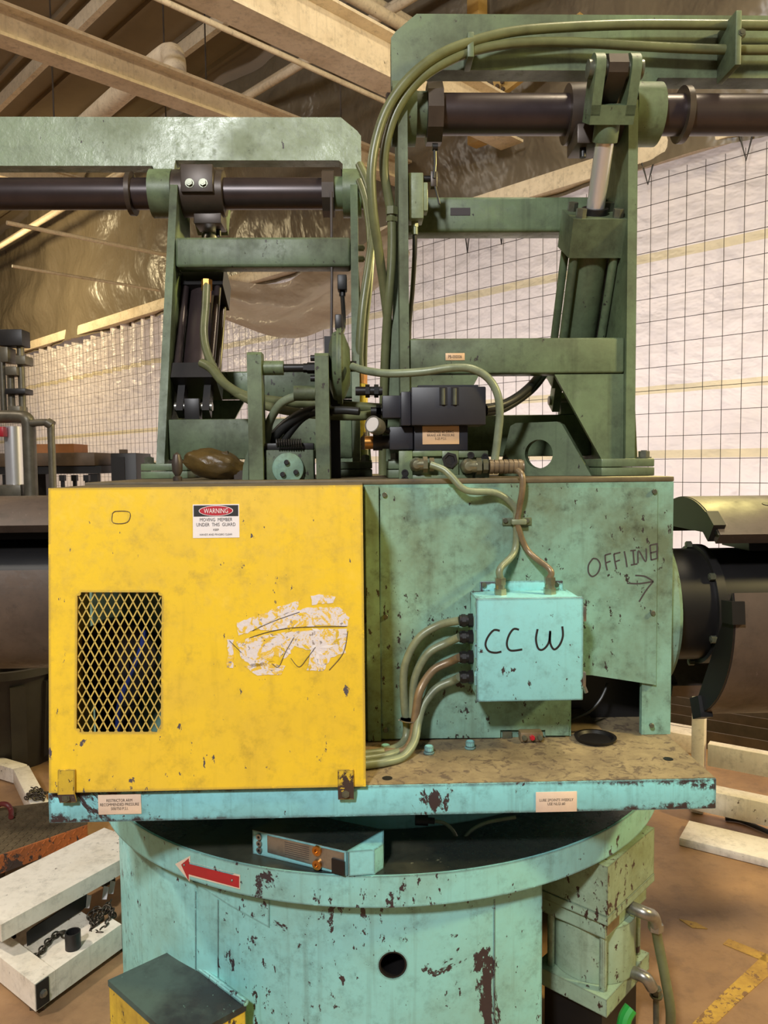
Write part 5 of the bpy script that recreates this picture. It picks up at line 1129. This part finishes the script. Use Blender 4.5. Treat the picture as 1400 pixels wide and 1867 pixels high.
for i in range(int(LL / .024)):
    for j in range(3):
        c = r0 + en * (i * .024 + .012) + ef * .0085 - V((0, 0, .014 + j * .024)); s_ = 1 if (i + j) % 2 else -1
        dm.bar(c - en * .008 - V((0, 0, .008 * s_)), c + en * .008 + V((0, 0, .008 * s_)), .006, .003, ef)
lz = dm.obj('edge_lozenges', M['orange'], tp, smooth=False); lz['kind'] = 'stuff'
for q in (r0 + en * .1, r1 - en * .1):
    p_ = q - ef * .08; MB().box((p_.x, p_.y, (zr - .012) / 2), (.05, .05, zr - .0125)).obj('ramp_leg', M['rust'], tp)
    p_ = q - ef * .35; MB().box((p_.x, p_.y, (zr - .012) / 2), (.05, .05, zr - .0125)).obj('ramp_leg', M['rust'], tp)
# white post frame further left with chain and clevis
wp2 = thing('white_barrier', 'white square-tube barrier rail lying bent on the floor at left', 'barrier', PZ(38, 1398, .01))
za = .62
w0_, w1_, w2_ = PZ(-70, 1366, .10), PZ(38, 1398, .10), PZ(84, 1486, .10); dz_ = V((0, 0, .045))
MB().bar(w0_ - dz_, w1_ - dz_, .09, .09).obj('barrier_rail', M['whitepaint'], wp2, bevel=.005)
MB().bar(w1_ - dz_, w2_ - dz_, .09, .09).obj('barrier_rail', M['whitepaint'], wp2, bevel=.005)
chain('small bunch of chain hanging on the white barrier end', [PZ(46, 1462, .1), PZ(60, 1446, .1), PZ(80, 1460, .1), PZ(58, 1456, .11), PZ(76, 1444, .11), PZ(52, 1454, .115), PZ(82, 1450, .115), PZ(60, 1440, .12)], 'chains on the white frame', .02)
sh_ = MB().tube([PZ(-8, 1474, .215), PZ(2, 1466, .25), PZ(14, 1468, .25), PZ(20, 1478, .225), PZ(20, 1490, .215)], .012, 10).obj('red_shackle', M['dullred']); tag(sh_, 'dull red shackle on the tread ramp at the left edge', 'shackle')
# waste bins under the left mandrel
def wbin(px, label):
    q = PZ(px, 1382, 0.0); b = thing('waste_bin', label, 'waste bin', q, 'waste bins under the mandrel')
    MB().lathe(q, (0, 0, 1), [(0, 0), (.001, .24), (.02, .25), (.62, .30), (.62, .28), (.04, .235), (.04, 0)], 40).obj('bin_body', M['bin'], b)
    MB().lathe(q + V((0, 0, .60)), (0, 0, 1), [(0, .30), (0, .335), (.05, .335), (.05, .30), (0, .30)], 40).obj('bin_rim', M['bin'], b)
    for a_ in (200, 250, 300, 340):
        d_ = V((math.cos(R(a_)), math.sin(R(a_)), 0)); MB().bar(q + d_ * .262 + V((0, 0, .06)), q + d_ * .302 + V((0, 0, .55)), .09, .03, d_).obj('bin_rib', M['bin'], b)
    return b
wbin(28, 'dark grey ribbed waste bin under the left mandrel')
# pump stand far left
ps = thing('pump_stand', 'grimy pump stand of upright pipes and chrome cylinder at left', 'pump', P(30, 905, 4.9)); Y5 = 4.9
def vp(x, y0, y1, r, nm, mat, seg=20, Y=Y5): a = P(x, y0, Y); b = P(x, y1, Y); return MB().cyl(a, (a.x, Y, b.z), r, seg).obj(nm, M[mat], ps)
vp(24, 778, 890, .055, 'chrome_barrel', 'chrome'); vp(52, 766, 905, .040, 'riser_pipe', 'pipe', Y=4.8)
MB().tube([P(52, 775, 4.8), P(48, 763, 4.8), P(30, 760, 4.82), P(-20, 760, 4.85)], .040, 14, True, 6).obj('riser_elbow', M['pipe'], ps)
MB().tube([P(56, 772, 4.78), P(82, 770, 4.78), P(92, 774, 4.78), P(93, 790, 4.78)], .022, 12, True, 6).obj('branch_pipe', M['pipe'], ps); vp(93, 785, 905, .022, 'drop_pipe', 'pipe', Y=4.78)
MB().cyl(P(86, 770, 4.78), P(96, 776, 4.78), .030, 12).obj('branch_elbow', M['pipe'], ps)
for x, y0, y1, r in ((3, 640, 760, .018), (37, 630, 762, .022), (19, 670, 760, .022)): vp(x, y0, y1, r, 'upright_rod', 'pipe')
for x0, y0, x1, y1 in ((0, 632, 14, 660), (28, 648, 46, 664), (9, 668, 30, 684), (8, 708, 46, 718), (14, 740, 36, 758), (-4, 600, 40, 630)): boxp(x0, y0, x1, y1, Y5 - .06, Y5 + .06).obj('rod_block', M['cylblack'] if y0 in (600, 708) else M['pipe'], ps, bevel=.004)
lab(boxp(-2, 884, 38, 910, Y5 - .12, Y5 + .1).obj('pump_base', M['pipe'], ps, bevel=.006), 'grey pump base')
boxp(-60, 910, 110, 925, 4.6, 5.2).obj('pump_shelf', M['black'], ps)
for x in (-50, 104): a = P(x, 925, 4.9); MB().bounds(a.x - .04, a.x + .04, 4.86, 4.94, 0, a.z).obj('shelf_leg', M['black'], ps)
lab(boxp(-6, 778, 6, 796, 4.78, 4.84).obj('red_valve', M['red'], ps, bevel=.004), 'red valve cap')
# work bench behind
wb = thing('work_bench', 'dark steel work bench standing before the curtain at left', 'bench', P(150, 840, 6.2))
a = P(20, 816, 6.2); b = P(196, 826, 6.2); zt3 = b.z
MB().bounds(a.x, b.x, 5.9, 6.7, zt3 - .1, zt3).obj('bench_top', M['rust'], wb, bevel=.006); MB().bounds(a.x, b.x + .04, 5.92, 6.68, zt3 - .16, zt3 - .101).obj('bench_rail', M['black'], wb)
for x in (a.x + .08, b.x - .03):
    for y in (5.97, 6.6): MB().bounds(x - .035, x + .035, y - .035, y + .035, 0, zt3 - .161).obj('bench_leg', M['black'], wb)
MB().prism([V((b.x, 5.96, zt3 - .16)), V((b.x, 5.96, zt3 - .3)), V((b.x - .25, 5.96, zt3 - .65)), V((b.x - .3, 5.96, zt3 - .65))], (0, .03, 0)).obj('bench_brace', M['black'], wb)
wdp = MB().bounds(a.x + .25, b.x - .19, 6.0, 6.3, zt3 + .001, zt3 + .07).obj('wood_block', M['wood']); tag(wdp, 'orange-brown timber lying on the dark bench', 'timber')
cb = thing('dark_cabinet', 'dark steel box standing beside the bench end', 'cabinet', P(226, 880, 5.9)); c = P(226, 826, 5.9)
MB().bounds(P(202, 850, 5.9).x, P(249, 850, 5.9).x, 5.9, 6.3, 0, c.z).obj('cabinet_body', M['black'], cb, bevel=.006); MB().bounds(P(204, 850, 5.9).x, P(228, 850, 5.9).x, 5.885, 5.899, .1, c.z - .03).obj('cabinet_door', M['black'], cb); MB().bounds(P(210, 826, 5.9).x, P(222, 826, 5.9).x, 6.0, 6.05, c.z + .0005, c.z + .03).obj('cabinet_knob', M['rust'], cb)
for i, x in enumerate((114, 136, 158)):
    p_ = P(x, 866, 5.2); o = MB().cyl((p_.x, 5.2, 0), (p_.x, 5.2, p_.z), .014, 8).box((p_.x, 5.2, p_.z - .02), (.035, .035, .04)).obj('stake_rod', M['black']); tag(o, ('leftmost', 'middle', 'rightmost')[i] + ' of three dark upright stakes behind the yellow guard', 'stake', 'stakes behind the guard')

SV = V((-.82, .572, 0)); SN = V((.572, .82, 0)); SROT = math.atan2(SV.y, SV.x)
def SP(a, n, z): return SV * a + SN * n + V((0, 0, z))
# ---------------------------------------------------------------- right: dark channels and white barrier along the curtain
def chan(px, py, label, w=.16, h=.10, mat='rust'):
    q = PZ(px, py, h); a_, n_ = q.dot(SV), q.dot(SN); c = SP(a_ - .2, n_, 0)
    o = thing('floor_channel', label, 'steel channel', c, 'dark channels on the floor'); rot = Matrix.Rotation(SROT, 3, 'Z')
    MB().box(SP(a_, n_, .006), (4.6, w, .012), rot).obj('channel_web', M[mat], o)
    for s_ in (-1, 1): MB().box(SP(a_, n_ + s_ * (w / 2 - .006), h / 2 + .006), (4.6, .010, h - .012), rot).obj('channel_flange', M[mat], o)
    return o
chan(1330, 1268, 'farthest dark steel channel below the mandrel', .22, .12); chan(1330, 1292, 'middle dark steel channel below the mandrel', .22, .12); chan(1340, 1330, 'nearest dark steel channel behind the white barrier', .26, .12)
tb_ = thing('white_stand', 'white square-tube stand with low rails right of the plate', 'stand', PZ(1270, 1420, 0))
q = PZ(1272, 1480, 0.0); q = V((q.x, q.y, 0)); n_, a_ = q.dot(SN), q.dot(SV)
pt = PP(1268, 1249, q, V((0, 1, 0))); hh = pt.z
zr1 = PP(1300, 1358, SP(0, n_, 0), SN).z
MB().box((q.x, q.y, hh / 2 + .004), (.065, .065, hh), SROT).obj('stand_post', M['whitepaint'], tb_, bevel=.004)
rotb = Matrix.Rotation(SROT, 3, 'Z')
MB().box(SP(a_ - 1.0, n_ , zr1 - .05), (1.9, .06, .12), rotb).obj('stand_rail', M['whitepaint'], tb_, bevel=.004)
MB().box(SP(a_ - 1.0, n_ - .10, .13), (2.0, .10, .12), rotb).obj('stand_sill', M['whitepaint'], tb_, bevel=.004)
MB().box(SP(a_ - 1.0, n_ - .33, .022), (2.0, .22, .04), rotb).obj('stand_foot', M['whitepaint'], tb_, bevel=.004)
MB().box(SP(a_ - .95, n_ - .2, .035), (.05, .5, .07), rotb).obj('stand_tie', M['rust'], tb_)
bt_ = MB().box(PZ(1236, 1360, 0) + V((0, 0, .06)), (.3, .2, .12), SROT).obj('white_block', M['whitepaint'], bevel=.004); tag(bt_, 'pale block on the floor behind the plate corner', 'block')
hk = MB().tube([PZ(1322, 1492, .014), PZ(1350, 1496, .014), PZ(1385, 1510, .014), PZ(1430, 1530, .014)], .012, 8).obj('floor_cable', M['hose_black']); tag(hk, 'black cable lying along the white stand foot', 'cable')
